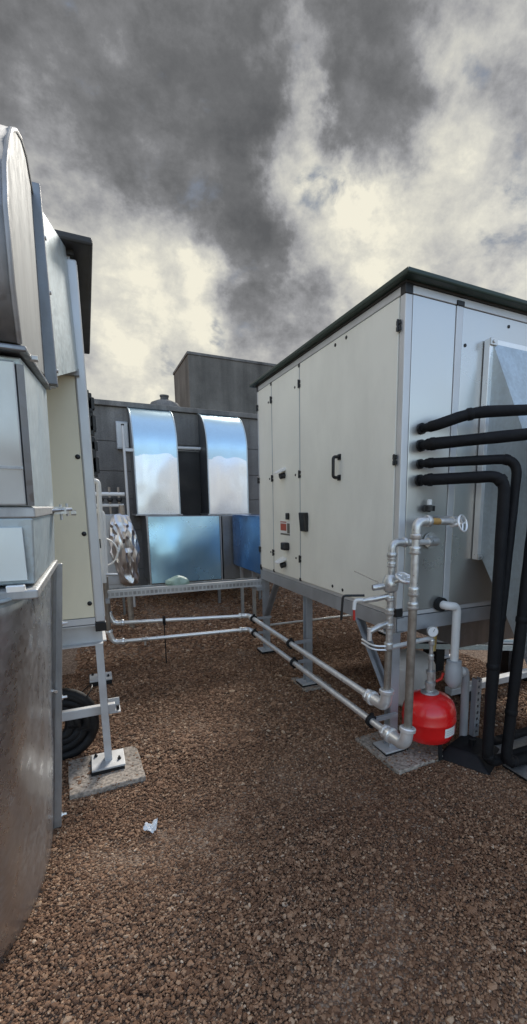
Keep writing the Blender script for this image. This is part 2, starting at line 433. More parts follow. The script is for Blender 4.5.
# corner posts and rails (profiles)
for (x0, x1) in ((UX, UX + .05), (UX1 - .05, UX1)):
    for (y0, y1) in ((UY0, UY0 + .05), (UY1 - .04, UY1)):
        m = MB(); m.box(x0, x1, y0, y1, UZ0, UZ1 - .045); m.build('corner_post', 'profile', ru, bevel=.006)
for (x0, x1, y0, y1) in ((UX, UX + .05, UY0 + .003, UY1 - .003), (UX1 - .05, UX1, UY0 + .003, UY1 - .003), (UX + .05, UX1 - .05, UY0, UY0 + .05), (UX + .05, UX1 - .05, UY1 - .04, UY1)):
    m = MB(); m.box(x0, x1, y0, y1, UZ1 - .042, UZ1); m.build('top_rail', 'profile', ru, bevel=.003)
    m = MB(); m.box(x0 + .004, x1 - .004, y0 + .004, y1 - .004, UZ0 - .022, UZ0 + .004); m.build('bottom_rail', 'profile', ru)
for x in (UX - .004, UX1 - .046):
    for y in (UY0 - .004, UY1 - .044):
        m = MB(); m.box(x, x + .05, y, y + .05, UZ1 - .05, UZ1 + .012); m.build('corner_block', 'plastic', ru, bevel=.004)
        m = MB(); m.box(x, x + .05, y, y + .05, UZ0 - .025, UZ0 + .03); m.build('corner_block', 'plastic', ru, bevel=.004)
# three doors on the aisle side
def door(y0, y1, side=UX, s=-1, mat='panel'):
    m = MB(); m.box(min(side + s * .003, side + .03), max(side + s * .003, side + .03), y0, y1, UZ0 + .006, UZ1 - .05)
    return m.build('access_door', mat, ru, bevel=.003)
SEAM = 'plastic'
d1 = door(2.256, 3.588); d2 = door(3.608, 4.226); d3 = door(4.246, 4.60)
for y in (3.598, 4.236):
    m = MB(); m.box(UX - .001, UX + .03, y - .0085, y + .0085, UZ0, UZ1 - .045); m.build('seam_strip', 'frame', ru)
    for z in (UZ1 - .06, UZ0 + .012):
        m = MB(); m.box(UX - .008, UX + .01, y - .016, y + .016, z - .014, z + .014); m.build('seam_cap', 'plastic', ru, bevel=.003)
for z in (2.595, 1.872, 1.15):
    hinge(d1, UX - .003, 3.592, z, -1); hinge(d2, UX - .003, 4.230, z, -1); hinge(d3, UX - .003, 4.625, z, -1)
for z in (2.598, 1.871, 1.016): hinge(d1, UX - .004, 2.245, z, -1)
for y, z in ((2.986, 2.715), (2.835, 2.718), (3.005, 1.001), (2.851, .996)): screw(d1, (UX - .003, y, z), (-1, 0, 0), .012)
for z in (2.589, 1.872, 1.148): screw(d2, (UX - .003, 3.685, z), (-1, 0, 0), .010); screw(d3, (UX - .003, 4.31, z), (-1, 0, 0), .010)
m = MB(); m.tube(fillet([(UX - .003, 2.913, 1.95), (UX - .055, 2.913, 1.95), (UX - .055, 2.913, 1.806), (UX - .003, 2.913, 1.806)], .02), .0115, 12)
m.box(UX - .010, UX - .003, 2.893, 2.933, 1.93, 1.97); m.box(UX - .010, UX - .003, 2.893, 2.933, 1.786, 1.826)
m.build('door_handle', 'plastic', d1, smooth=True)
m = MB(); m.prism([(UX - .003, 1.395), (UX - .003, 1.553), (UX - .050, 1.553), (UX - .036, 1.395)], 'y', 3.43, 3.535)
m.build('control_box', 'plastic', d1, bevel=.008)
for y, z in ((3.95, 1.905), (3.955, 1.085)):
    m = MB(); m.hexa([(UX - .09, y - .05, z - .012), (UX - .003, y - .05, z + .02), (UX - .003, y + .05, z + .02), (UX - .09, y + .05, z - .012), (UX - .09, y - .05, z + .0), (UX - .003, y - .05, z + .05), (UX - .003, y + .05, z + .05), (UX - .09, y + .05, z + .0)])
    h = m.build('sensor_hood', 'white', d2, bevel=.003)
    m = MB(); m.cyl((UX - .003, y - .02, z - .022), (UX - .05, y - .02, z - .032), .026, 16); m.build('sensor', 'plastic', h, smooth=True)
m = MB(); m.box(UX - .030, UX - .003, 3.825, 3.865, 1.485, 1.545); m.build('lock', 'plastic', d2, bevel=.006)
m = MB(); m.box(UX - .060, UX - .003, 3.83, 3.92, 1.205, 1.275); m.build('isolator_switch', 'plastic', d2, bevel=.01)
m = MB(); m.box(UX - .0045, UX - .003, 3.81, 4.05, 1.335, 1.47); sk = m.build('sticker', 'white', d2); sk['label'] = 'small sticker with red block'
for (y0, y1, z0, z1, mm) in ((3.90, 4.04, 1.38, 1.445, 'label'), (3.82, 3.88, 1.36, 1.45, 'label_dark'), (3.82, 4.04, 1.34, 1.355, 'label_dark'), (3.90, 4.045, 1.455, 1.464, 'label')):
    m = MB(); m.box(UX - .0055, UX - .0046, y0, y1, z0, z1); m.build('print', mm, sk)
# end panels facing the camera
for i, (x0, x1, mm) in enumerate(((UX + .053, 2.015, 'endpanel'), (2.072, UX1 - .053, 'panel'))):
    m = MB(); m.box(x0, x1, UY0 + .003, UY0 + .03, UZ0 + .006, UZ1 - .045)
    e = m.build('end_panel', mm if i == 0 else 'endpanel', ru, bevel=.003)
    if i == 1:
        for x, z in ((2.098, 2.55), (2.11, 2.02), (2.45, 2.71)): screw(e, (x, UY0 + .003, z), (0, -1, 0), .010)
m = MB(); m.box(2.018, 2.069, UY0 - .002, UY0 + .03, UZ0 + .003, UZ1 - .045); m.build('mullion', 'profile', ru, bevel=.004)
m = MB(); m.box(2.016, 2.071, UY0 - .008, UY0 + .02, UZ1 - .046, UZ1 - .018); m.build('seam_cap', 'plastic', ru, bevel=.003)
# far side and far end
m = MB(); m.box(UX1 - .03, UX1 + .002, UY0 + .053, UY1 - .043, UZ0 + .006, UZ1 - .045); m.build('side_panel', 'panel', ru)
m = MB(); m.box(UX + .053, UX1 - .053, UY1 - .03, UY1 - .002, UZ0 + .006, UZ1 - .045); m.build('end_panel', 'white', ru)
m = MB(); m.box(2.32, UX1 - .08, UY0 + .14, UY1 - .2, .60, .828); m.build('dark_underbox', 'galv_dark', ru, bevel=.006)  # dark grey box added below the base frame
# roof sheet
m = MB(); m.box(1.60, UX1 + .05, 2.12, 4.735, UZ1 + .013, UZ1 + .042); m.build('roof', 'roofgreen', ru, bevel=.008)
m = MB(); m.box(1.64, UX1 + .01, 2.19, 4.66, UZ1 + .002, UZ1 + .0125); m.build('roof_fascia', 'roofunder', ru)
# steel base frame
def channel(name, a, b, parent, w=.05, h=.1, mat='frame'):   # C section along a to b
    a, b = V(a), V(b); m = MB()
    d = (b - a).normalized(); x = d.cross(V((0, 0, 1)))
    m.bar(a + x * (w / 2 - .004), b + x * (w / 2 - .004), .008, h)
    m.bar(a + V((0, 0, h / 2 - .004)) - x * .004, b + V((0, 0, h / 2 - .004)) - x * .004, w - .009, .008)
    m.bar(a - V((0, 0, h / 2 - .004)) - x * .004, b - V((0, 0, h / 2 - .004)) - x * .004, w - .009, .008)
    return m.build(name, mat, parent)
bf = channel('base_frame', (UX + .03, UY1, .88), (UX + .03, UY0, .88), ru, .06, .1)
channel('base_rail', (UX1 - .03, UY0, .88), (UX1 - .03, UY1, .88), bf, .06, .1)
channel('base_rail', (UX + .003, UY0 + .03, .88), (UX1 - .003, UY0 + .03, .88), bf, .06, .094)
channel('base_rail', (UX1 - .003, UY1 - .03, .88), (UX + .003, UY1 - .03, .88), bf, .06, .094)
for X in (UX + .04, UX1 - .04):
    for Y in (2.275, 3.54, 4.60):
        m = MB()
        m.box(X - .03, X + .03, Y - .034, Y - .026, .012, .829); m.box(X - .03, X + .03, Y + .026, Y + .034, .012, .829); m.box(X - .004, X + .004, Y - .026, Y + .026, .012, .829)
        l = m.build('leg', 'frame', bf)
        m = MB(); m.box(X - .085, X + .07, Y - .075, Y + .075, .030, .042); m.build('foot_plate', 'frame_light', bf, bevel=.002)
        m = MB(); m.box(X - .088, X + .073, Y - .078, Y + .078, .012, .0295); m.build('rubber_pad', 'rubber', bf)
def brace(parent, a, b):
    a, b = V(a), V(b); m = MB()
    m.bar(a, b, .006, .05, (1, 0, 0)); m.bar(a + V((.022, 0, 0)), b + V((.022, 0, 0)), .044, .006, (0, .6, .8))
    return m.build('brace', 'frame', parent)
for X in (UX + .014, UX1 - .06):
    brace(bf, (X, 2.66, .83), (X, 2.31, .42)); brace(bf, (X, 4.23, .83), (X, 4.55, .42))
m = MB(); m.cyl((UX + .04, 4.62, .30), (UX1 - .04, 4.62, .30), .012, 10); m.build('tie_rod', 'pipe', bf, smooth=True)

# supply duct hood on the near end of the white unit
hd = empty('duct_hood', (2.7, 1.9, 1.25), 'galvanised duct hood bolted to the near end of the white unit behind black pipes', 'duct hood')
HX0, HX1, HZ0, HZ1 = 2.247, 3.28, 1.26, 2.60
m = MB()
y0, y1 = UY0 - .048, UY0 - .0025
m.box(HX0, HX0 + .036, y0, y1, HZ0, HZ1); m.box(HX1 - .036, HX1, y0, y1, HZ0, HZ1)
m.box(HX0 + .036, HX1 - .036, y0 + .001, y1, HZ1 - .036, HZ1 - .001); m.box(HX0 + .036, HX1 - .036, y0 + .001, y1, HZ0 + .001, HZ0 + .036)
fl = m.build('flange', 'pipe', hd, bevel=.003)
for z in (2.58, 1.28):
    m = MB(); m.box(HX0 - .004, HX0 + .05, y0 - .012, y0 - .001, z - .02, z + .02); m.build('corner_clip', 'fitting', fl, bevel=.002)
    m = MB(); m.lathe((HX0 + .02, y0 - .012, z), [(.010, 0), (.010, .008)], 6, (0, -1, 0)); m.build('bolt', 'fitting', fl)
A = [(HX0 + .03, y0 + .002, HZ0 + .03), (HX1 - .03, y0 + .002, HZ0 + .03), (HX1 - .03, y0 + .002, HZ1 - .03), (HX0 + .03, y0 + .002, HZ1 - .03)]
B = [(2.36, 1.75, .55), (3.20, 1.75, .55), (3.20, 1.75, 1.60), (2.36, 1.75, 1.60)]
m = MB()
va = [m.bm.verts.new(p) for p in A]; vb = [m.bm.verts.new(p) for p in B]
for i in range(4): m.bm.faces.new((va[i], va[(i + 1) % 4], vb[(i + 1) % 4], vb[i]))
m.build('hood', 'galv', hd, thick=.002)
m = MB(); m.box(2.36, 3.20, .6, 1.749, .55, 1.60); m.build('duct_run', 'galv', hd, bevel=.004)
for x in (2.45, 3.1):
    for y in (.75, 1.3):
        m = MB(); m.box(x - .02, x + .02, y - .02, y + .02, 0, .549); m.build('leg', 'frame', hd)

# ------------------------------------------------------------------ left hand air handling unit
LX = .052; LX0 = -1.55; LY0 = 2.87; LY1 = 4.60; LZ0 = .955; LZ1 = 2.88
lu = empty('air_handling_unit', (-.7, 3.7, 0), 'cream air handling unit behind the big galvanised elbow duct, seen end on', 'air handler')
m = MB(); m.box(LX0 + .03, LX - .03, LY0 + .03, LY1 - .03, LZ0 - .01, LZ1 + .01); m.build('carcass', 'profile', lu)
for (x0, x1) in ((LX0, LX0 + .05), (LX - .052, LX)):
    for (ya, yb) in ((LY0, LY0 + .05), (LY1 - .05, LY1)):
        m = MB(); m.box(x0, x1, ya, yb, LZ0 - .02, LZ1 - .02); m.build('corner_post', 'profile', lu, bevel=.008)
        m = MB(); m.box(x0 - .003, x1 + .004, ya - .004, yb + .003, LZ0 - .075, LZ0 - .021); m.build('corner_block', 'plastic', lu, bevel=.004)
m = MB(); m.box(LX0 + .05, LX - .053, LY0 + .007, LY0 + .03, LZ0 + .012, LZ1); e = m.build('end_panel', 'cream', lu, bevel=.003)
for x, z in ((-.019, 1.87), (-.020, 1.45), (-.022, 1.05)): screw(e, (x, LY0 + .007, z), (0, -1, 0), .013)
m = MB(); m.box(LX0 + .05, LX - .053, LY0 + .002, LY0 + .03, LZ0 - .028, LZ0 + .009); m.build('bottom_rail', 'profile', lu)
m = MB(); m.box(LX0 + .05, LX - .053, LY1 - .03, LY1 - .004, LZ0, LZ1); m.build('end_panel', 'panel', lu)
for (ya, yb) in ((2.923, 3.50), (3.515, 4.10), (4.115, 4.547)):
    m = MB(); m.box(LX - .03, LX + .003, ya, yb, LZ0, LZ1 - .02); d = m.build('access_door', 'panel', lu, bevel=.003)
    for z in (2.32, 2.16, 1.95, 1.35):
        hinge(d, LX + .003, yb - .03, z, 1)
for z0, z1 in ((2.33, 2.42), (2.17, 2.29), (2.03, 2.10), (1.86, 1.98)):
    m = MB(); m.box(LX + .003, LX + .066, 4.0, 4.06, z0, z1); m.box(LX + .02, LX + .05, 4.0, 4.045, z0 - .03, z1 + .03); m.build('door_latch', 'plastic', d, bevel=.006)
m = MB(); m.box(LX0 - .1, .132, 2.79, 4.66, 2.905, 2.945); m.build('roof', 'roofunder', lu, bevel=.012)
m = MB(); m.box(LX0 + .01, LX - .01, LY0 + .01, LY1 - .01, LZ1 + .001, 2.904); m.build('roof_fascia', 'roofunder', lu)
lb = channel('base_frame', (LX - .02, LY0 + .03, .86), (LX0 + .02, LY0 + .03, .86), lu, .06, .125, 'frame_light')
channel('base_rail', (LX - .03, LY1, .86), (LX - .03, LY0 + .062, .86), lb, .06, .12, 'frame_light')
channel('base_rail', (LX0 + .03, LY0 + .062, .86), (LX0 + .03, LY1, .86), lb, .06, .12, 'frame_light')
for X in (.009, LX0 + .05):
    for Y in (2.895, 4.45):
        m = MB(); m.box(X - .021, X + .021, Y - .02, Y + .03, .042, .80); m.build('leg', 'frame_light', lb, bevel=.003)
        m = MB(); m.box(X - .095, X + .09, Y - .105, Y + .095, .046, .058); pl = m.build('foot_plate', 'frame_light', lb, bevel=.002)
        m = MB(); m.box(X - .10, X + .085, Y - .11, Y + .09, .012, .0455); m.build('rubber_pad', 'rubber', lb)
        for (dx, dy) in ((.06, -.03), (-.07, .06)):
            m = MB(); m.lathe((X + dx, Y + dy, .058), [(.011, 0), (.011, .009), (.006, .009), (.006, .02)], 8); m.build('bolt', 'plastic', lb)
m = MB(); m.box(LX0 + .05, .07, 2.927, 2.967, .34, .395); m.build('cross_rail', 'frame_light', lb, bevel=.003)
m = MB(); m.box(.034, .10, 2.925, 3.03, .335, .343); m.box(.034, .10, 3.022, 3.03, .343, .395); m.build('rail_bracket', 'frame_light', lb)
m = MB(); m.lathe((.085, 2.955, .343), [(.009, 0), (.009, .03)], 8); m.build('bolt', 'plastic', lb)

# ------------------------------------------------------------------ left elbow duct in front of the cream unit
ld = empty('ventilation_duct', (-.5, 2.0, 0), 'large galvanised elbow duct dropping to the gravel at the left edge', 'duct')
DXL = -1.0
def xr(z):   # right hand face leans a little
    return np.interp(z, [0, .95, 1.28, 1.585, 2.15, 2.9], [-.235, -.168, -.152, -.131, -.112, -.098])
# hood between elbow and unit
m = MB()
A = [(DXL, 2.302, 2.13), (-.102, 2.302, 2.13), (-.094, 2.302, 2.80), (DXL, 2.302, 2.80)]
B = [(-1.3, LY0 - .012, 2.315), (.018, LY0 - .012, 2.315), (.006, LY0 - .012, 2.90), (-1.3, LY0 - .012, 2.90)]
va = [m.bm.verts.new(p) for p in A]; vb = [m.bm.verts.new(p) for p in B]
for i in range(4): m.bm.faces.new((va[i], va[(i + 1) % 4], vb[(i + 1) % 4], vb[i]))
m.build('hood', 'galv', ld, thick=.003)
m = MB(); m.box(-1.33, .022, LY0 - .028, LY0 - .001, 2.285, 2.318); m.build('hood_flange', 'galv_dull', ld)
# vertical flange behind the elbow
m = MB()
m.box(-.13, -.066, 2.268, 2.318, 2.10, 2.84); m.box(DXL - .03, -.131, 2.27, 2.316, 2.80, 2.833); m.box(DXL - .03, -.131, 2.27, 2.316, 2.10, 2.135)
f = m.build('flange', 'galv_dark', ld, bevel=.004)
for z in (2.16, 2.46, 2.66):
    m = MB(); m.lathe((-.066, 2.293, z), [(.008, 0), (.008, .006)], 8, (1, 0, 0)); m.build('bolt', 'fitting', f)
# elbow: cheek profile in y and z
prof = [(1.375, 1.99), (1.305, 2.09), (1.285, 2.24), (1.335, 2.35), (1.435, 2.455), (1.56, 2.56), (1.71, 2.655), (1.88, 2.74), (2.05, 2.797), (2.267, 2.80), (2.267, 2.13)]
def cheek(prof, x):
    return [(x if x < -.5 else float(xr(p[1])) + .004, p[0], p[1]) for p in prof]
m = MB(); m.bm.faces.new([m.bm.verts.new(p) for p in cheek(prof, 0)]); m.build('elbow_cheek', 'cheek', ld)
m = MB(); m.bm.faces.new([m.bm.verts.new(p) for p in cheek(prof, DXL)]); m.build('elbow_cheek', 'galv', ld)
m = MB(); m.grid([cheek(prof[:10], 0), cheek(prof[:10], DXL)]); m.build('elbow_back', 'galv_dull', ld, smooth=True, thick=.003, angle=60)
m = MB()
for p0, p1 in zip(prof[:9], prof[1:10]):
    for q in (p0, p1): pass
m.tube([(float(xr(p[1])) + .004, p[0], p[1]) for p in prof[:10]], .006, 8); m.build('elbow_seam', 'galv_dull', ld, smooth=True)
# vertical run, three flanged sections
def sect(z0, z1, yn0, yn1, yf0, yf1, name, mat):
    m = MB()
    P0 = [(DXL, yn0, z0[0]), (float(xr(z0[0])), yn0, z0[0]), (float(xr(z0[1])), yf0, z0[1]), (DXL, yf0, z0[1])]
    P1 = [(DXL, yn1, z1[0]), (float(xr(z1[0])), yn1, z1[0]), (float(xr(z1[1])), yf1, z1[1]), (DXL, yf1, z1[1])]
    m.hexa(P0 + P1)
    return m.build(name, mat, ld, bevel=.004)
def band(z, yn, yf, h, out, name='flange', mat='galv_dull'):   # z = (near, far)
    m = MB()
    xa, xb = float(xr(z[0])) + out, float(xr(z[1])) + out
    b = [(DXL - .02, yn - out, z[0] - h / 2), (xa, yn - out, z[0] - h / 2), (xb, yf + out, z[1] - h / 2), (DXL - .02, yf + out, z[1] - h / 2)]
    m.hexa(b + [(p[0], p[1], p[2] + h) for p in b])
    return m.build(name, mat, ld, bevel=.004)
f0 = band((1.977, 2.107), 1.385, 2.36, .014, .018, 'flange', 'galv_dark')
sect((1.60, 1.60), (1.968, 2.098), 1.47, 1.415, 2.40, 2.36, 'duct_section', 'galv')
f1 = band((1.585, 1.585), 1.47, 2.40, .03, .006)
sect((1.385, 1.36), (1.57, 1.57), 1.49, 1.47, 2.41, 2.40, 'duct_section', 'galv')
f2 = band((1.365, 1.345), 1.44, 2.40, .026, .012)
# insulation sheet taped on the front
m = MB(); m.hexa([(DXL + .03, 1.452, 1.604), (float(xr(1.604)) - .012, 1.452, 1.604), (float(xr(1.604)) - .012, 1.469, 1.604), (DXL + .03, 1.469, 1.604), (DXL + .03, 1.399, 1.955), (float(xr(1.955)) - .012, 1.399, 1.955), (float(xr(1.955)) - .012, 1.418, 1.955), (DXL + .03, 1.418, 1.955)]); m.build('insulation_sheet', 'insul', ld, bevel=.004)
m = MB(); m.bar((DXL + .03, 1.436, 1.70), (float(xr(1.70)) - .012, 1.436, 1.70), .004, .006); m.build('sheet_seam', 'galv_dull', ld)
m = MB(); m.bar((float(xr(1.604)) - .003, 1.463, 1.604), (float(xr(1.95)) - .003, 1.411, 1.95), .016, .016); m.build('corner_trim', 'galv_dark', ld)
m = MB(); m.box(DXL + .03, float(xr(1.5)) - .022, 1.462, 1.4695, 1.40, 1.545); m.build('insulation_sheet', 'insul', ld, bevel=.001)
for x in (-.185, -.26):
    m = MB(); m.box(x - .022, x + .022, 1.428, 1.444, 1.372, 1.392); m.build('drive_clip', 'pipe', f2, bevel=.003)
# toggle clamp on the middle flange near its far corner
m = MB()
m.cyl((-.135, 2.18, 1.585), (-.055, 2.22, 1.59), .007, 8); m.cyl((-.075, 2.33, 1.56), (-.075, 2.33, 1.615), .006, 8); m.cyl((-.095, 2.22, 1.545), (-.095, 2.22, 1.61), .006, 8)
m.box(-.12, -.075, 2.2, 2.36, 1.57, 1.60); m.lathe((-.06, 2.28, 1.575), [(.012, 0), (.012, .02)], 6, (1, 0, 0))
m.build('toggle_clamp', 'fitting', f1)
for p, q in (((-.095, 1.50, 1.992), f0), ((-.085, 2.30, 2.10), f0)):
    m = MB(); m.lathe(p, [(.009, -.01), (.009, .010)], 6, (1, 0, 0)); m.build('bolt', 'fitting', q)
# rounded boot standing on the gravel: plan curves at the top and at the ground
top = [(-.165, 2.38), (-.165, 1.70), (-.167, 1.56), (-.182, 1.47), (-.205, 1.41), (-.25, 1.355), (-.33, 1.31), (-.45, 1.28), (-1.0, 1.27)]
bot = [(-.268, 2.42), (-.268, 2.22), (-.285, 2.04), (-.323, 1.88), (-.391, 1.70), (-.46, 1.60), (-.56, 1.52), (-.68, 1.47), (-1.05, 1.43)]
def smooth_line(p, n=40):
    p = [V((*q, 0)) for q in p]
    d = [0]
    for a, b in zip(p, p[1:]): d.append(d[-1] + (b - a).length)
    xs = np.interp(np.linspace(0, d[-1], n), d, [q.x for q in p]); ys = np.interp(np.linspace(0, d[-1], n), d, [q.y for q in p])
    for _ in range(3):
        xs[1:-1] = (xs[:-2] + 2 * xs[1:-1] + xs[2:]) / 4; ys[1:-1] = (ys[:-2] + 2 * ys[1:-1] + ys[2:]) / 4
    return xs, ys
tx, ty = smooth_line(top); bx, by = smooth_line(bot)
rows = []
for k in range(29):
    t = k / 28
    s = t ** 1.15
    z = 1.352 * (1 - t) + .004
    row = []
    for i in range(40):
        x = tx[i] * (1 - s) + bx[i] * s; y = ty[i] * (1 - s) + by[i] * s
        w = mnoise.noise(V((x * 9, y * 5, z * 4))) * .006 * math.sin(PI * t)
        cr = (mnoise.noise(V((x * 26, y * 14, z * 22))) * .008 + abs(mnoise.noise(V((x * 9 + z * 3, y * 9, z * 7)))) * -.018) * max(0, min(1, (z - .65) / .45)) * (1 if t > .02 else 0)
        row.append((x + w + cr, y - abs(w) * .4 + cr, z))
    rows.append(row)
m = MB(); m.grid(rows); m.build('boot', 'boot', ld, smooth=True, thick=.002, angle=80)
m = MB(); m.prism([(x, y) for x, y in zip(tx, ty)] + [(-1.0, 2.38)], 'z', 1.338, 1.3525); m.build('boot_lid', 'galv', ld)
m = MB(); m.tube([(x + .002, y - .002, 1.354) for x, y in zip(tx, ty)], .007, 8); m.build('boot_rim', 'galv', ld, smooth=True)
# upright joint flange at the back of the boot
m = MB(); m.hexa([(-.325, 2.415, .0), (-.232, 2.415, .0), (-.232, 2.445, .0), (-.325, 2.445, .0), (-.20, 2.405, 1.34), (-.118, 2.405, 1.34), (-.118, 2.435, 1.34), (-.20, 2.435, 1.34)])
jf = m.build('joint_flange', 'galv_dull', ld, bevel=.005)
m = MB(); m.hexa([(-.275, 2.40, .02), (-.262, 2.40, .02), (-.262, 2.416, .02), (-.275, 2.416, .02), (-.155, 2.392, 1.33), (-.142, 2.392, 1.33), (-.142, 2.406, 1.33), (-.155, 2.406, 1.33)]); m.build('joint_seam', 'galv_dark', jf)
for z in (.06, .68, 1.05):
    t = z / 1.34; x = -.232 + (.114) * t
    m = MB(); m.lathe((x - .008, 2.43, z), [(.013, 0), (.013, .012), (.007, .012), (.007, .03)], 8, (1, 0, 0)); m.build('bolt', 'pipe', jf)
m = MB(); m.tube([(-.195, 2.40, .72), (-.19, 2.37, .735), (-.205, 2.35, .75)], .006, 8); m.build('hook', 'pipe', jf, smooth=True)

# ------------------------------------------------------------------ black hose coil under the cream unit
hc = empty('hose_coil', (-.2, 3.2, 0), 'black hose coil standing on the gravel under the cream unit', 'hose')
m = MB()
pts = []
for k in range(150):
    a = k / 150 * 2 * PI * 4.5
    R = (.055 + .045 * min(3, k // 33)) + .008 * math.sin(k * .31)
    pts.append((-.245 + R * math.cos(a), 3.11 + .03 * (k % 33) / 33, .235 + (R + .015) * math.sin(a)))
m.tube(pts, .033, 10); m.build('hose', 'rubber', hc, smooth=True)
for a in (.8, 2.2):
    m = MB(); m.torus((-.245 + .19 * math.cos(a), 3.18, .235 + .2 * math.sin(a)), .09, .004, (math.sin(a) * -1, 0, math.cos(a)), 20, 6); m.build('tie', 'plastic', hc, smooth=True)

# ------------------------------------------------------------------ small white pipes beside the cream unit
wp = empty('condensate_pipe', (.11, 4.6, 0), 'white plastic condensate pipe with bend, beside the far corner of the cream unit', 'pipe')
m = MB(); m.tube(fillet([(.04, 4.625, 1.83), (.118, 4.625, 1.83), (.10, 4.625, .9)], .05), .022, 14); m.build('upper_pipe', 'white', wp, smooth=True)
m = MB(); m.tube(fillet([(.04, 4.66, 1.56), (.135, 4.66, 1.56), (.12, 4.66, .95)], .05), .022, 14); m.build('lower_pipe', 'white', wp, smooth=True)
m = MB(); m.torus((.11, 4.70, 1.18), .13, .008, (.15, 1, 0), 32, 8); m.build('hose_loop', 'white', wp, smooth=True)
m = MB(); m.cyl((.10, 4.625, .98), (.22, 4.63, .97), .012, 10); m.build('drain_tap', 'fitting', wp, smooth=True)

# ------------------------------------------------------------------ heating pipes along the aisle
def clampring(parent, c, axis, r, name='pipe_clamp'):
    m = MB(); c = V(c); a = V(axis).normalized()
    m.lathe(c - a * .014, [(r * 1.2, 0), (r * 1.75, .004), (r * 1.75, .024), (r * 1.2, .028)], 20, a)
    m.box(c.x - .008, c.x + .014, c.y - .008, c.y + .008, c.z - r * 2.3, c.z + r * 2.3)
    return m.build(name, 'rubber', parent, smooth=True)
def sleeve(parent, a, b, r, name='coupling', mat='fitting'):
    a, b = V(a), V(b); L = (b - a).length
    m = MB(); m.lathe(a, [(r, 0), (r * 1.1, .004), (r * 1.1, L * .3), (r * .98, L * .33), (r * .98, L * .67), (r * 1.1, L * .7), (r * 1.1, L - .004), (r, L)], 20, (b - a))
    return m.build(name, mat, parent, smooth=True)
def elbow(parent, a, b, c, r, mat='fitting', name='elbow'):
    pts = fillet([a, b, c], .06, 8); m = MB(); m.tube(pts, r, 18)
    o = m.build(name, mat, parent, smooth=True)
    for p, q in ((pts[0], pts[1]), (pts[-1], pts[-2])):
        d = (q - p).normalized(); m = MB(); m.lathe(p - d * .004, [(r * 1.12, 0), (r * 1.28, .005), (r * 1.28, .022), (r * 1.1, .027)], 18, d); m.build('elbow_collar', mat, o, smooth=True)
    return o
PX = 1.47
hpA = empty('heating_pipe', (PX, 3.2, 0), 'upper bright heating pipe, running under the white unit to the shorter riser with hand valve', 'pipe')
hpB = empty('heating_pipe', (PX, 3.1, 0), 'lower bright heating pipe, running along the gravel to the tall riser with brown thread sealing', 'pipe')
R1 = .021
# upper pipe (A)
zA, zB = .455, .305
yA, yB = 2.08, 1.885
m = MB(); m.cyl((PX, yA + .06, zA), (PX, 4.47, zA), R1, 16); m.build('long_pipe', 'pipe', hpA, smooth=True)
m = MB(); m.cyl((PX, yB + .06, zB), (PX, 4.46, zB), R1, 16); m.build('long_pipe', 'pipe', hpB, smooth=True)
elbow(hpA, (PX, 4.45, zA), (PX, 4.55, zA), (PX - .1, 4.56, zA + .003), R1 * 1.12, 'pipe')
elbow(hpB, (PX, 4.44, zB), (PX, 4.54, zB), (PX - .1, 4.55, zB + .003), R1 * 1.12, 'pipe')
m = MB(); m.cyl((PX - .1, 4.56, zA), (.22, 4.74, zA + .02), R1 * .86, 14); m.build('cross_pipe', 'pipe', hpA, smooth=True)
m = MB(); m.cyl((PX - .1, 4.55, zB), (.20, 4.70, zB - .01), R1 * .86, 14); m.build('cross_pipe', 'pipe', hpB, smooth=True)
elbow(hpA, (.25, 4.736, zA + .02), (.16, 4.745, zA + .02), (.12, 4.75, zA + .13), R1 * 1.15, 'pipe')
elbow(hpB, (.24, 4.696, zB - .01), (.14, 4.71, zB - .01), (.11, 4.71, zB + .11), R1 * 1.2, 'pipe')
m = MB(); m.cyl((.12, 4.75, zA + .12), (.12, 4.75, .95), R1, 12); m.build('riser', 'pipe_dull', hpA, smooth=True)
m = MB(); m.cyl((.11, 4.71, zB + .10), (.11, 4.71, .95), R1, 12); m.build('riser', 'pipe_dull', hpB, smooth=True)
for p in ((.62, 4.664, zA + .011),):
    clampring(hpA, p, (1, -.14, 0), R1 * .95)
m = MB(); m.cyl((.62, 4.664, zA - .03), (.62, 4.664, .02), .006, 8); m.build('pipe_stand', 'rubber', hpA)
sleeve(hpB, (.40, 4.675, zB - .008), (.46, 4.668, zB - .007), R1 * .95)
m = MB(); m.cyl((.43, 4.672, zB), (.43, 4.672, zB - .07), .010, 8); m.build('drain_tap', 'fitting', hpB)
for y in (4.38, 3.42): clampring(hpA, (PX, y, zA), (0, 1, 0), R1)
for y in (4.36, 3.35, 2.18): clampring(hpB, (PX, y, zB), (0, 1, 0), R1)
for y in (4.38, 3.42):
    m = MB(); m.box(PX + .02, UX + .012, y - .012, y + .012, zA - .012, zA + .012); m.build('clamp_arm', 'frame', hpA)
for y in (4.36, 3.35, 2.18):
    m = MB(); m.box(PX + .02, UX + .012, y - .012, y + .012, zB - .012, zB + .012); m.build('clamp_arm', 'frame', hpB)
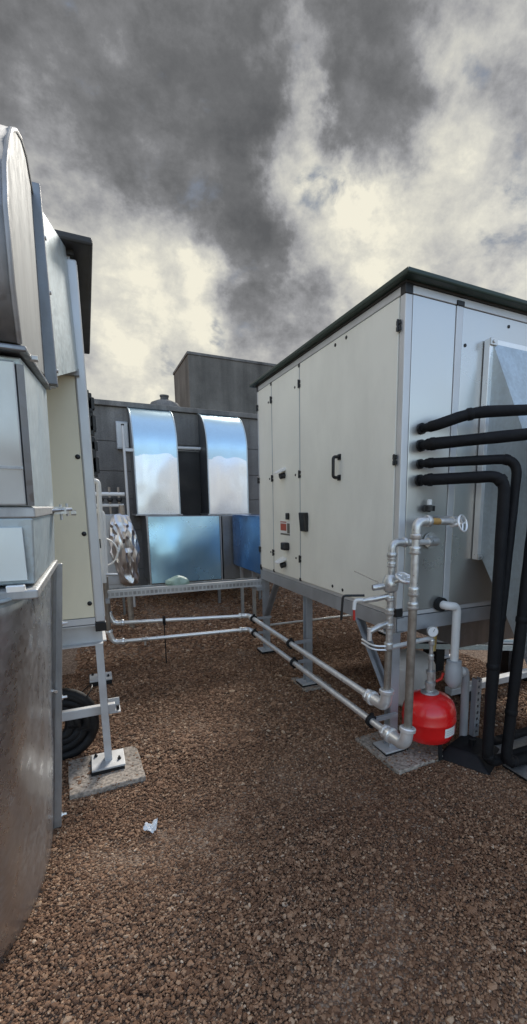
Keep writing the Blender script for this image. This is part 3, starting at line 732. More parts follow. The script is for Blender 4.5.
# lower end elbows with large unions, then the risers
RX1, RY1 = 1.48, 2.04
RX2, RY2 = 1.49, 1.85
def union(parent, c, axis, r):
    m = MB(); m.lathe(V(c) - V(axis).normalized() * .03, [(r * 1.1, 0), (r * 2.0, .006), (r * 2.0, .024), (r * 1.55, .028), (r * 1.55, .042), (r * 1.9, .046), (r * 1.9, .066), (r * 1.1, .072)], 8, axis)
    return m.build('union', 'pipe', parent, bevel=.002)
elbow(hpA, (PX, yA + .10, zA), (PX + .005, RY1, zA), (RX1, RY1, zA + .10), R1 * 1.65, 'pipe'); union(hpA, (PX, yA + .11, zA), (0, 1, 0), R1)
elbow(hpB, (PX, yB + .10, zB), (PX + .005, RY2, zB), (RX2, RY2, zB + .10), R1 * 1.7, 'pipe'); union(hpB, (PX, yB + .12, zB), (0, 1, 0), R1)
# riser A
m = MB(); m.cyl((RX1, RY1, zA + .08), (RX1 + .005, RY1, .82), .0205, 16); m.build('riser', 'pipe_dull', hpA, smooth=True)
for z0, z1 in ((.53, .56), (.80, .84), (.92, .95), (1.00, 1.04), (1.08, 1.11)): sleeve(hpA, (RX1 + .004, RY1, z0), (RX1 + .004, RY1, z1), .0235)
m = MB(); m.cyl((RX1 + .005, RY1, .82), (RX1 + .01, RY1, 1.36), .0195, 16); m.build('riser', 'fitting', hpA, smooth=True)
for z in (1.27, 1.31): sleeve(hpA, (RX1 + .01, RY1, z), (RX1 + .01, RY1, z + .03), .0235)
elbow(hpA, (RX1 + .01, RY1, 1.33), (RX1 + .01, RY1, 1.405), (RX1 + .11, RY1 + .01, 1.405), .022)
m = MB(); m.cyl((RX1 + .10, RY1 + .01, 1.405), (1.79, 2.09, 1.395), .017, 14); m.build('branch_pipe', 'pipe', hpA, smooth=True)
m = MB(); m.tube(fillet([(1.78, 2.09, 1.395), (1.87, 2.10, 1.395), (1.885, 2.197, 1.395)], .05), .026, 14); ee = m.build('elbow', 'fitting', hpA, smooth=True)
m = MB(); m.lathe((1.885, 2.18, 1.395), [(.05, 0), (.05, .012)], 20, (0, 1, 0)); m.build('pipe_flange', 'fitting', hpA, smooth=True)
# gate valve with funnel-like handwheel on riser A
m = MB(); m.lathe((RX1 + .005, RY1, 1.13), [(.024, 0), (.040, .012), (.046, .04), (.046, .06), (.036, .085), (.026, .10)], 16); vb_ = m.build('valve_body', 'fitting', hpA, smooth=True)
m = MB(); m.tube([(RX1, RY1, 1.18), (RX1 + .02, RY1 - .10, 1.215)], .011, 10); m.build('valve_stem', 'fitting', vb_)
m = MB(); c0 = V((RX1 + .022, RY1 - .10, 1.225)); ax = V((.05, -.45, .89)); m.lathe(c0 - ax.normalized() * .03, [(.018, 0), (.036, .012), (.042, .026), (.039, .027), (.033, .016)], 24, ax)
m.torus(c0, .044, .0075, ax, 28, 8)
q = V((0, 0, 1)).rotation_difference(ax.normalized())
for k in range(3):
    m.cyl(c0, c0 + q @ V((.044 * math.cos(k * 2.094), .044 * math.sin(k * 2.094), 0)), .005, 6)
m.lathe(c0, [(.016, -.008), (.016, .008)], 10, ax)
m.build('handwheel', 'pipe', vb_, smooth=True)
# lever taps on the aisle side of riser A
m = MB(); m.tube([(RX1, RY1, 1.11), (RX1 - .06, RY1 + .03, 1.095), (RX1 - .13, RY1 + .07, 1.08)], [.014, .018, .014], 12); tp = m.build('tap', 'fitting', hpA, smooth=True)
m = MB(); m.tube(fillet([(RX1 - .12, RY1 + .065, 1.085), (RX1 - .17, RY1 + .09, 1.085), (RX1 - .175, RY1 + .09, 1.03)], .02), .011, 10); m.build('tap_spout', 'white', tp, smooth=True)
m = MB(); m.tube([(RX1 - .175, RY1 + .09, 1.03), (RX1 - .172, RY1 + .09, .97)], .007, 8); m.build('tap_lever', 'redlever', tp, smooth=True)
m = MB(); m.tube(fillet([(RX1 - .12, RY1 + .07, 1.11), (RX1 - .23, RY1 + .12, 1.11), (RX1 - .24, RY1 + .12, .97)], .02), .007, 8); m.build('tap_lever', 'plastic', tp, smooth=True)
m = MB(); m.tube([(RX1, RY1, 1.17), (RX1 - .06, RY1 + .01, 1.165), (RX1 - .10, RY1 + .02, 1.16)], [.013, .020, .018], 12); tq = m.build('tap', 'fitting', hpA, smooth=True)
m = MB(); m.bar((RX1 - .07, RY1 + .01, 1.19), (RX1 - .20, RY1 + .05, 1.255), .014, .005); m.build('tap_lever', 'pipe_dull', tq)
m = MB(); m.tube([(RX1, RY1, .955), (RX1 - .06, RY1 + .005, .94), (RX1 - .12, RY1 + .01, .915)], [.012, .017, .015], 12); tr = m.build('tap', 'fitting', hpA, smooth=True)
m = MB(); m.cyl((RX1 - .12, RY1 + .01, .935), (RX1 - .12, RY1 + .01, .865), .014, 10); m.build('tap_cap', 'pipe', tr, smooth=True)
for k in range(2):
    m = MB(); m.tube(fillet([(RX1, RY1 - .01, .82 - .022 * k), (RX1 - .08, RY1 + .03, .82 - .022 * k), (RX1 - .10, RY1 + .12, .84 - .02 * k)], .04), .006, 8); m.build('capillary', 'pipe', hpA, smooth=True)
# riser B
m = MB(); m.cyl((RX2, RY2, zB + .08), (RX2 + .004, RY2, 1.10), .0235, 18); m.build('riser', 'pipe_dull', hpB, smooth=True)
m = MB(); m.cyl((RX2 + .004, RY2, 1.10), (RX2 + .008, RY2, 1.46), .0215, 18); m.build('riser', 'fitting', hpB, smooth=True)
for z0, z1 in ((.37, .40), (1.07, 1.11), (1.14, 1.19), (1.36, 1.40)): sleeve(hpB, (RX2 + .005, RY2, z0), (RX2 + .005, RY2, z1), .027)
elbow(hpB, (RX2 + .008, RY2, 1.44), (RX2 + .008, RY2, 1.527), (RX2 + .10, RY2 + .01, 1.527), .0245)
m = MB(); m.cyl((RX2 + .10, RY2 + .01, 1.527), (1.67, RY2 + .03, 1.523), .018, 14); m.build('thread_seal', 'hemp', hpB, smooth=True)
m = MB(); m.cyl((1.665, RY2 + .03, 1.523), (1.79, RY2 + .05, 1.522), .0185, 14); m.build('branch_pipe', 'fitting', hpB, smooth=True)
m = MB(); m.tube(fillet([(1.78, RY2 + .05, 1.522), (1.86, RY2 + .06, 1.522), (1.885, 2.198, 1.522)], .05), .026, 14); m.build('elbow', 'fitting', hpB, smooth=True)
m = MB(); c0 = V((1.80, RY2 - .01, 1.512)); ax = V((.35, -1, .25)); m.torus(c0, .044, .006, ax, 28, 8)
q = V((0, 0, 1)).rotation_difference(ax.normalized())
for k in range(3): m.cyl(c0, c0 + q @ V((.044 * math.cos(.5 + k * 2.094), .044 * math.sin(.5 + k * 2.094), 0)), .005, 6)
m.cyl(c0, c0 - ax.normalized() * .07, .010, 8); m.build('handwheel', 'pipe', hpB, smooth=True)
m = MB(); m.lathe((1.845, 2.165, 1.575), [(.034, 0), (.034, .03), (.016, .034), (.016, .036)], 14); m.cyl((1.845, 2.165, 1.59), (1.845, 2.198, 1.59), .022, 14); av = m.build('air_vent', 'plastic', hpB, smooth=True)
m = MB(); m.lathe((1.845, 2.165, 1.611), [(.015, 0), (.015, .03), (.010, .034)], 12); m.build('vent_cap', 'white', av, smooth=True)

# ------------------------------------------------------------------ expansion vessels
ev = empty('expansion_vessel', (2.05, 2.30, 0), 'red round expansion vessel with a white sticker beside the tall riser', 'vessel')
vx, vy, R = 1.89, 2.14, .170
prof = [(.05, .105), (.10, .112), (.151, .14), (R, .19), (R, .25), (R + .004, .257), (R + .004, .268), (R, .276), (R, .315), (.154, .365), (.123, .397), (.07, .415), (.025, .425)]
for k in range(3):
    a = k * 2.094 + .5
    m = MB(); m.bar((vx + .115 * math.cos(a), vy + .115 * math.sin(a), .15), (vx + .13 * math.cos(a), vy + .13 * math.sin(a), .018), .03, .004, (math.cos(a), math.sin(a), 0)); m.build('foot', 'rubber', ev)
m = MB(); m.lathe((vx, vy, 0), prof, 48); m.build('body', 'red', ev, smooth=True, angle=50)
m = MB(); a0 = math.radians(-112)
for (hw, hh, rr, zz) in ((.2, .034, R + .0015, .215),):
    m.grid([[(vx + (R + .0018) * math.cos(a0 + t), vy + (R + .0018) * math.sin(a0 + t), z) for t in np.linspace(.30, .86, 9)] for z in (.19, .248)])
st_ = m.build('sticker', 'white', ev)
m = MB()
for k in range(3): m.grid([[(vx + (R + .0026) * math.cos(a0 + t), vy + (R + .0026) * math.sin(a0 + t), z) for t in np.linspace(.36, .78 - .08 * k, 7)] for z in (.204 + .013 * k, .2065 + .013 * k)])
m.build('print', 'grey_plastic', st_)
m = MB(); m.lathe((vx, vy, .420), [(.055, 0), (.06, .006), (.05, .014), (.028, .018), (.028, .05), (.034, .052), (.034, .075), (.022, .08), (.022, .13), (.030, .132), (.030, .15), (.016, .155), (.016, .20)], 16); m.build('connector', 'fitting', ev, smooth=True)
m = MB(); m.tube([(vx + .03, vy - .02, .50), (vx + .055, vy - .04, .52), (vx + .06, vy - .05, .56)], .009, 8); m.build('valve_lever', 'redlever', ev, smooth=True)
m = MB(); m.cyl((vx, vy, .60), (vx - .008, vy, .82), .013, 12); stm = m.build('gauge_stem', 'fitting', ev, smooth=True)
for z in (.64, .74): sleeve(ev, (vx - .003, vy, z), (vx - .004, vy, z + .04), .018)
m = MB(); m.lathe((vx - .01, vy - .005, .835), [(.033, 0), (.036, .004), (.036, .020), (.033, .026)], 28, (-.45, -1, 0)); gd = m.build('pressure_gauge', 'fitting', ev, smooth=True)
m = MB(); aa = V((-.45, -1, 0)).normalized(); cc = V((vx - .01, vy - .005, .835)) + aa * .0265; m.lathe(cc, [(.030, 0), (.030, .001)], 28, aa); m.build('gauge_dial', 'paper', gd)
m = MB(); m.bar(cc + aa * .003, cc + aa * .003 + V((.009, -.004, .019)), .003, .001); m.build('gauge_needle', 'plastic', gd)
m = MB(); m.cyl((RX1 + .03, RY1 + .02, .80), (vx - .008, vy, .785), .014, 12); m.build('feed_pipe', 'pipe', ev, smooth=True)
tk = empty('storage_tank', (2.31, 2.87, 0), 'pale grey round tank standing on gravel behind the red vessel', 'tank')
m = MB(); m.lathe((2.31, 2.87, 0), [(.13, .0), (.18, .01), (.205, .05), (.21, .22), (.205, .32), (.18, .375), (.13, .405), (.06, .415)], 40); m.build('body', 'tank', tk, smooth=True, angle=50)
m = MB(); m.lathe((2.31, 2.87, .412), [(.04, 0), (.04, .03), (.02, .035), (.02, .07)], 16); m.build('connector', 'fitting', tk, smooth=True)

# ------------------------------------------------------------------ white drain pipe with siphon
dp = empty('drain_pipe', (2.08, 2.13, 0), 'white drain pipe with grey siphon leaving the near end of the white unit', 'pipe')
m = MB(); m.tube(fillet([(1.985, 2.20, .985), (1.99, 2.12, .985), (2.065, 2.12, .975), (2.065, 2.12, .60)], .05), .027, 16); m.build('white_pipe', 'white', dp, smooth=True)
m = MB(); m.cyl((1.985, 2.197, .985), (1.985, 2.165, .985), .045, 16); m.build('grommet', 'rubber', dp, smooth=True)
m = MB(); m.lathe((2.065, 2.12, .44), [(.03, 0), (.052, .03), (.056, .06), (.056, .13), (.048, .15), (.048, .175), (.03, .18)], 22); m.build('siphon', 'grey_plastic', dp, smooth=True)
m = MB(); m.tube(fillet([(2.10, 2.12, .52), (2.165, 2.12, .54), (2.175, 2.12, .45), (2.185, 2.12, .02)], .04), .027, 16); m.build('outlet_pipe', 'grey_plastic', dp, smooth=True)
m = MB(); m.lathe((2.115, 2.12, .525), [(.034, 0), (.034, .03)], 16, (1, 0, .3)); m.build('collar', 'white', dp, smooth=True)
m = MB(); m.cyl((2.0, 2.24, .90), (1.99, 2.24, .66), .02, 10); m.build('brass_stub', 'brass', dp, smooth=True)

# ------------------------------------------------------------------ black insulated pipes
def ins_pipe(label, pts, r, rad, seams):
    root = empty('insulated_pipe', pts[0], label, 'insulated pipe', 'black insulated pipes on the near end of the white unit')
    P = fillet(pts, rad, 10)
    # resample so the foam can be a little uneven
    Q = []
    for a, b in zip(P, P[1:]):
        n = max(1, int((b - a).length / .04))
        for k in range(n): Q.append(a + (b - a) * k / n)
    Q.append(P[-1])
    rr = [r * (1 + .07 * mnoise.noise(q * 9)) for q in Q]
    rr[0] *= .72; rr[1] *= .85
    m = MB(); m.tube(Q, rr, 18); sl = m.build('foam_sleeve', 'black_foam', root, smooth=True)
    for s in seams:
        q = Q[min(len(Q) - 2, int(len(Q) * s))]; d = (Q[min(len(Q) - 1, int(len(Q) * s) + 1)] - q).normalized()
        m = MB(); m.lathe(q - d * .016, [(r * 1.03, 0), (r * 1.12, .006), (r * 1.12, .028), (r * 1.03, .034)], 18, d); m.build('joint_tape', 'black_foam', root, smooth=True)
    p0 = V(pts[0]); m = MB(); m.lathe(p0 + V((0, .004, 0)), [(r * 1.05, 0), (r * 1.05, .012)], 18, (0, -1, 0)); m.build('rosette', 'plastic', root, smooth=True)
    return root
ins_pipe('topmost black insulated pipe, rising to the right and out of the picture', [(1.79, 2.196, 2.05), (1.81, 2.10, 2.055), (1.99, 2.0, 2.125), (2.45, 1.80, 2.15), (3.45, 1.55, 2.15), (3.50, 1.70, .07), (3.9, 1.72, .07)], .031, .10, (.12, .3, .5))
ins_pipe('second black insulated pipe from the top, bending down at the picture edge', [(1.79, 2.196, 1.955), (1.80, 2.11, 1.955), (2.295, 1.77, 2.005), (2.155, 1.745, .065), (3.3, 1.66, .065)], .033, .09, (.06, .22, .5, .62, .75))
ins_pipe('third black insulated pipe from the top, the thinner of those that bend down', [(1.79, 2.196, 1.85), (1.80, 2.12, 1.85), (2.19, 1.84, 1.868), (2.105, 1.845, .16), (2.6, 1.86, .15), (3.3, 1.86, .15)], .027, .10, (.06, .2, .45, .6))
ins_pipe('lowest black insulated pipe, bending down beside the siphon', [(1.79, 2.196, 1.755), (1.80, 2.12, 1.755), (2.095, 1.84, 1.77), (2.06, 1.80, .065), (2.6, 1.78, .065), (3.3, 1.76, .065)], .033, .09, (.06, .2, .48, .62))

# foot with perforated strut
sf = empty('support_foot', (2.1, 1.97, 0), 'black rubber support foot with perforated steel strut beside the siphon', 'support foot')
m = MB(); m.hexa([(1.90, 2.07, .0), (2.05, 1.76, .0), (2.36, 1.92, .0), (2.25, 2.20, .0), (1.985, 2.055, .075), (2.07, 1.88, .075), (2.27, 1.98, .075), (2.20, 2.13, .075)])
m.build('rubber_block', 'rubber', sf, bevel=.012)
m = MB()
sx, sy = 2.235, 2.06
for z in np.arange(.076, .46, .045):
    m.box(sx - .02, sx + .02, sy - .003, sy, z, z + .025)
    m.box(sx - .02, sx - .008, sy - .003, sy, z + .025, z + .045); m.box(sx + .008, sx + .02, sy - .003, sy, z + .025, z + .045)
m.box(sx - .0225, sx - .0202, sy - .003, sy + .04, .076, .481); m.box(sx + .0202, sx + .0225, sy - .003, sy + .04, .076, .481)
m.build('strut', 'frame', sf)
m = MB(); m.cyl((2.16, 2.0, .075), (2.16, 2.0, .10), .012, 8); m.cyl((2.13, 1.99, .075), (2.13, 1.99, .115), .02, 8); m.build('bolt', 'plastic', sf)
# cable tray with the black pipes lying in it, leading away to the right
bt = empty('cable_tray', (2.8, 1.8, 0), 'low galvanised tray carrying the black pipes away over the gravel at the right edge', 'cable tray')
m = MB(); m.box(2.20, 3.6, 1.60, 1.97, .018, .022); m.box(2.20, 3.6, 1.598, 1.60, .018, .055); m.box(2.20, 3.6, 1.97, 1.972, .018, .055); m.build('tray', 'galv_dull', bt)
for x in (2.25, 2.9, 3.5):
    m = MB(); m.box(x - .04, x + .04, 1.58, 1.99, -.01, .0175); m.build('bearer', 'rubber', bt)

# ------------------------------------------------------------------ tray and rails lying beyond the black pipes
rt = empty('cable_tray', (3.3, 3.6, 0), 'galvanised tray with cables lying in shade under the white unit', 'cable tray')
m = MB(); 
A, B = V((2.80, 3.46, .24)), V((4.35, 2.55, .24)); d = (B - A).normalized(); x = V((d.y, -d.x, 0))
m.bar(A, B, .20, .004); m.bar(A + x * .1 + V((0, 0, .025)), B + x * .1 + V((0, 0, .025)), .004, .05); m.bar(A - x * .1 + V((0, 0, .025)), B - x * .1 + V((0, 0, .025)), .004, .05); m.build('tray', 'galv', rt)
for t, rr in ((-.05, .014), (0, .018), (.04, .012)):
    m = MB(); m.cyl(A + x * t + V((0, 0, .02)), B + x * t + V((0, 0, .02)), rr, 8); m.build('cable', 'grey_plastic' if t < 0 else 'rubber', rt, smooth=True)
for k in (.12, .5, .9):
    p = A.lerp(B, k); m = MB(); m.box(p.x - .05, p.x + .05, p.y - .1, p.y + .1, 0, .237); m.build('support_block', 'rubber', rt)
gr = empty('steel_rail', (3.1, 2.75, 0), 'flat pale steel rail lying behind the perforated strut', 'rail')
m = MB(); m.box(2.58, 4.1, 2.66, 2.74, .06, .115); m.build('rail', 'frame_light', gr, bevel=.004)
for x in (2.8, 3.6):
    m = MB(); m.box(x - .06, x + .06, 2.62, 2.78, 0, .0585); m.build('bearer', 'rubber', gr)

# ------------------------------------------------------------------ crossing cable tray between the two units
ct = empty('cable_tray', (.9, 4.75, .75), 'perforated galvanised cable tray bridging from the cream unit to the white unit', 'cable tray')
m = MB(); m.box(.10, 1.70, 4.70, 4.92, .735, .739); m.box(.10, 1.70, 4.918, 4.922, .739, .80)
t_ = m.build('tray_bed', 'galv_dull', ct)
m = MB(); n = 40
for k in range(n):
    x0 = .10 + 1.6 * k / n
    m.box(x0, x0 + .012, 4.696, 4.6995, .752, .785)
m.box(.10, 1.70, 4.696, 4.6995, .735, .752); m.box(.10, 1.70, 4.696, 4.6995, .785, .812); m.box(.10, 1.70, 4.6995, 4.715, .808, .812)
m.build('perforated_side', 'frame_light', ct)
m = MB(); m.box(.10, 1.70, 4.7005, 4.703, .74, .80); m.build('tray_liner', 'galv_dull', ct)
for y, r in ((4.76, .012), (4.80, .016), (4.85, .010)):
    m = MB(); m.cyl((.11, y, .739 + r), (1.69, y, .739 + r), r, 8); m.build('cable', 'rubber', ct, smooth=True)
for x0, x1 in ((.10, .135), (1.60, 1.69)):
    m = MB(); m.box(x0, x1, 4.62, 4.90, .70, .734); m.build('support_arm', 'frame', ct)

bag = MB(); bmesh.ops.create_icosphere(bag.bm, subdivisions=4, radius=1)
for v in bag.bm.verts:
    p = v.co.copy()
    k = 1 + .22 * mnoise.noise(p * 1.7 + V((4, 1, 2))) + .10 * mnoise.noise(p * 5)
    if p.x > .05: k *= 1.0 - .10 * math.exp(-((p.x - .25) / .12) ** 2)
    v.co = V((.795 + p.x * .115 * k, 4.79 + p.y * .085 * k, .815 + max(-.045, p.z * .082 * k)))
tag(bag.build('plastic_bag', 'bag', smooth=True), 'pale green crumpled plastic bag lying on the crossing cable tray', 'bag')

# ------------------------------------------------------------------ far ducts with filmed plenum boxes
def far_duct(x0, x1, top, label, bx0, bx1, filmmat, extra):
    r = empty('curved_duct', ((x0 + x1) / 2, 7.3, 0), label, 'duct', 'curved bright ducts entering the far wall')
    y0 = 7.2; zc = top - .62
    line = [(y0, 1.49), (y0, zc)]
    for k in range(1, 13):
        a = k / 12 * PI / 2
        line.append((y0 + .62 * (1 - math.cos(a)), zc + .62 * math.sin(a)))
    # front sheet with cross breaks in its flat part
    rows = []
    zs = list(np.linspace(1.49, zc, 13))
    xs = np.linspace(x0, x1, 15)
    for z in zs:
        t = (z - 1.49) / (zc - 1.49); row = []
        for x in xs:
            s = (x - x0) / (x1 - x0)
            h = min(s, 1 - s, t * 1.2, (1 - t) * 1.2) * 2
            row.append((x, y0 + (0 if t < .84 else .004) - .016 * h + .004 * mnoise.noise(V((x * 7, z * 7, x0))), z))
        rows.append(row)
    m = MB(); m.grid(rows); m.build('front_sheet', 'mirror', r, smooth=True, angle=75)
    rows = [[(x, y0 - .001, zc - .14) for x in xs], [(x, y0 - .0005, zc + .001) for x in xs]] + [[(x, y, z) for x in xs] for (y, z) in line[2:]]
    m = MB(); m.grid(rows); fs = m.build('bend_sheet', 'mirror_blue', r, smooth=True, angle=75); fs['label'] = 'bend tinted pale blue'  # bend is tinted pale blue, the flat sheet below is not
    m = MB()
    side = line + [(7.82, zc + .62), (7.82, 1.49)]
    for x in (x0, x1):
        m.bm.faces.new([m.bm.verts.new((x, p[0], p[1])) for p in side])
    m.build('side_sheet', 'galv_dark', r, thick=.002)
    for x in (x0, x1):
        m = MB(); m.tube([(x, p[0], p[1]) for p in line], .010, 8); m.build('corner_seam', 'galv', r, smooth=True)
    m = MB(); m.box(x0 - .03, x1 + .03, 7.16, 7.80, 1.472, 1.492); m.build('flange', 'galv_dull', r)
    m = MB(); m.box(bx0, bx1, 6.82, 7.74, .50, 1.468); bx = m.build('plenum_box', 'galv_dark', r, bevel=.006)
    if extra is None:
        for xa, xb, mm in ((bx0 + .004, bx1 - .004, filmmat),):
            rows = []
            for z in np.linspace(.51, 1.462, 14):
                rows.append([(x, 6.812 - .02 * math.sin(PI * (x - bx0) / (bx1 - bx0)) * math.sin(PI * (z - .5) / .97) + .003 * mnoise.noise(V((x * 5, z * 5, 1))), z) for x in np.linspace(xa, xb, 14)])
            m = MB(); m.grid(rows); m.build('blue_film', mm, bx, smooth=True)
        m = MB(); m.box(bx1 + .0005, bx1 + .02, 6.80, 6.86, .35, 1.475); m.box(bx0 - .02, bx0 - .0005, 6.80, 6.86, .48, 1.475); m.build('corner_angle', 'galv_dull', bx)
    else:
        X, ya, yb = extra
        m = MB(); m.box(X, X + .75, ya, yb, .73, 1.485); b2 = m.build('plenum_extension', filmmat, r, bevel=.006)
        for y in (6.45, 5.9): 
            m = MB(); m.box(X + .01, X + .05, y - .02, y + .02, .01, .729); m.build('leg', 'galv_dull', b2)
    for x, y in ((bx0 + .06, 7.65), (bx1 - .03, 6.87), (bx1 - .06, 7.65)):
        if True:
            m = MB(); m.box(x - .02, x + .02, y - .02, y + .02, 0, .4985); m.build('leg', 'galv_dark', r)
    return r
far_duct(.675, 1.285, 3.085, 'curved bright duct above the pale blue box, clear of the white unit', .765, 1.785, 'film', None)
far_duct(1.735, 2.37, 3.085, 'curved bright duct above the deep blue box, next to the white unit', 1.83, 2.45, 'film_deep', (1.965, 5.2, 6.75))

# foil lagged pipe, grey cabinet and pole left of the first duct
fw = MB(); bmesh.ops.create_icosphere(fw.bm, subdivisions=4, radius=1)
def crease(q): return 1 - 2 * abs(mnoise.noise(q))
for v in fw.bm.verts:
    p = v.co.copy(); z = p.z
    w = .098 + .018 * math.sin(z * 3 + 1)
    k = .95 + .16 * crease(V((p.x * 3, p.y * 3, z * 5))) + .16 * crease(V((p.x * 6 + z * 4, p.y * 6, z * 11))) + .07 * crease(V((p.x * 14, p.y * 14 + 5, z * 26)))
    cy_ = math.sqrt(max(0, 1 - z * z)) ; f = min(1, cy_ * 2.2)/max(cy_, .001)
    v.co = V((.415 - .03 * z + p.x * f * w * k * 1.2, 6.35 + p.y * f * w * k * .6 + .03 * mnoise.noise(V((p.x * 6, z * 2.5, 3))), 1.02 + z * .45 + (.04 * k if z > .9 else 0)))
lp = empty('lagged_pipe', (.42, 6.35, 0), 'crumpled silver foil lagging round a pipe beside the grey cabinet', 'lagged pipe')
fw.build('foil_wrap', 'foil', lp, smooth=True, angle=22)
m = MB(); m.cyl((.435, 6.36, -.02), (.41, 6.36, 1.62), .035, 14); m.build('pipe', 'pipe_dull', lp, smooth=True)
cb = empty('cabinet', (.27, 6.5, 0), 'narrow blue grey steel cabinet left of the foil lagged pipe', 'cabinet')
m = MB(); m.box(.17, .40, 6.42, 6.9, .55, 1.50); m.build('body', 'frame', cb, bevel=.006)
m = MB(); m.box(.185, .385, 6.412, 6.419, .60, 1.45); m.build('door', 'frame', cb, bevel=.002)
for x in (.19, .38):
    m = MB(); m.box(x - .015, x + .015, 6.8, 6.84, 0, .549); m.build('leg', 'galv_dark', cb)
pole = empty('steel_pole', (.53, 7.0, 0), 'thin pale steel pole standing left of the first curved duct', 'pole')
m = MB(); m.cyl((.53, 7.0, 0), (.535, 7.0, 2.70), .018, 10); m.build('shaft', 'frame_light', pole, smooth=True)
m = MB(); m.box(.54, .665, 6.99, 7.01, 2.36, 2.40); m.build('bracket', 'frame_light', pole)
m = MB(); m.lathe((.535, 7.0, 2.70), [(.021, 0), (.021, .02)], 10); m.build('cap', 'plastic', pole)
jb = empty('junction_box', (.53, 7.72, 2.65), 'small grey junction box on the wall behind the thin pole', 'junction box')
m = MB(); m.box(.49, .66, 7.64, 7.748, 2.46, 2.86); m.build('box', 'frame', jb, bevel=.006)
m = MB(); m.box(.50, .65, 7.632, 7.639, 2.48, 2.84); m.build('lid', 'frame_light', jb, bevel=.003)
vp = empty('valve_manifold', (.3, 7.2, 0), 'small white pipe manifold on the wall above the grey cabinet', 'pipes')
m = MB(); m.cyl((.12, 7.3, 1.78), (.52, 7.3, 1.78), .03, 10); m.cyl((.12, 7.3, 1.62), (.50, 7.3, 1.62), .025, 10); m.build('header', 'white', vp, smooth=True)
for x in (.2, .32, .44):
    m = MB(); m.cyl((x, 7.3, .9), (x, 7.3, 1.88), .018, 8); m.build('drop_pipe', 'pipe_dull', vp, smooth=True)
    m = MB(); m.lathe((x, 7.25, 1.70), [(.03, -.03), (.04, 0), (.03, .03)], 10); m.build('valve', 'plastic', vp, smooth=True)

# ------------------------------------------------------------------ far wall, tower block, roof vent
fwl = empty('concrete_wall', (1.5, 7.9, 0), 'dark grey panelled wall the two curved ducts run into', 'wall')
m = MB(); m.box(-6, 9, 7.78, 8.1, -.05, 3.08); m.build('wall_core', 'wallc', fwl)
zz = [0.0, .62, 1.24, 1.72, 2.14, 2.58, 3.08]
for z0, z1 in zip(zz, zz[1:]):
    for k, (x0, x1) in enumerate(((-6, -3.6), (-3.6, -1.2), (-1.2, 1.32), (1.32, 3.6), (3.6, 6), (6, 9))):
        m = MB(); m.box(x0 + .002, x1 - .002, 7.75, 7.7795, z0 + .004, z1 - .004); m.build('wall_panel', 'wallc', fwl, bevel=.003)
m = MB(); m.box(-6.05, 9.05, 7.70, 8.15, 3.083, 3.16); m.build('coping', 'wallc', fwl, bevel=.01)
gl = empty('dark_recess', (1.6, 7.7, 1.9), 'tall black stained sheet standing in for the dark recess between the two curved ducts', 'panel')
m = MB(); m.box(1.30, 1.73, 7.728, 7.748, .2, 2.48); m.build('sheet', 'darkvoid', gl, bevel=.004)  # flat black sheet paints the dark of the recess
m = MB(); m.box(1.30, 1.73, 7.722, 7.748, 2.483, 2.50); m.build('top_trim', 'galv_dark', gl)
wpz = empty('wall_pipe', (1.5, 7.6, 2.5), 'pale horizontal pipe on the wall between the curved ducts', 'pipe')
m = MB(); m.cyl((1.27, 7.66, 2.52), (1.77, 7.66, 2.53), .024, 10); m.build('pipe', 'white', wpz, smooth=True)
for x in (1.36, 1.66):
    m = MB(); m.box(x - .012, x + .012, 7.66, 7.749, 2.50, 2.545); m.build('bracket', 'frame', wpz)

tw = empty('tower_block', (4.5, 12.5, 0), 'bare brown concrete block rising behind the far wall', 'building')
m = MB(); m.box(2.30, 8.5, 11.0, 12.85, -.05, 4.97); m.build('wall', 'tower_dark', tw, bevel=.01)
m = MB(); m.box(2.28, 8.52, 10.98, 12.87, 4.9705, 5.03); m.build('coping', 'wallc', tw, bevel=.008)
rvt = empty('roof_vent', (1.3, 8.5, 3.1), 'dark low roof vent with short stack on the far wall beside the tower block', 'roof vent')
m = MB(); m.lathe((1.33, 8.4, 3.0), [(.26, 0), (.26, .16), (.255, .27), (.22, .33), (.13, .37), (.07, .375), (.065, .43), (.075, .435), (.075, .46), (.02, .47)], 24); m.build('cowl', 'wallc', rvt, smooth=True)
m = MB(); m.box(1.02, 1.70, 8.16, 8.7, 2.9, 3.13); m.build('base', 'wallc', rvt)

# ------------------------------------------------------------------ litter
pp = MB(); N = 9
P = []
for i in range(N):
    row = []
    for j in range(N):
        u, v = i / (N - 1) - .5, j / (N - 1) - .5
        row.append((.170 + u * .058 + v * .016, 2.185 + v * .046 - u * .016, .020 + .030 * abs(u) ** 1.2 + .02 * mnoise.noise(V((u * 6, v * 6, 2))) + (.03 * v if u > .1 else 0)))
    P.append(row)
pp.grid(P)
for v in list(pp.bm.verts):
    if v.co.x > .18 and v.co.y > 2.185 and v.co.y < 2.2: v.co.z += .006
tag(pp.build('paper_scrap', 'paper', thick=.0012), 'torn white scrap of paper lying alone on the gravel', 'litter')

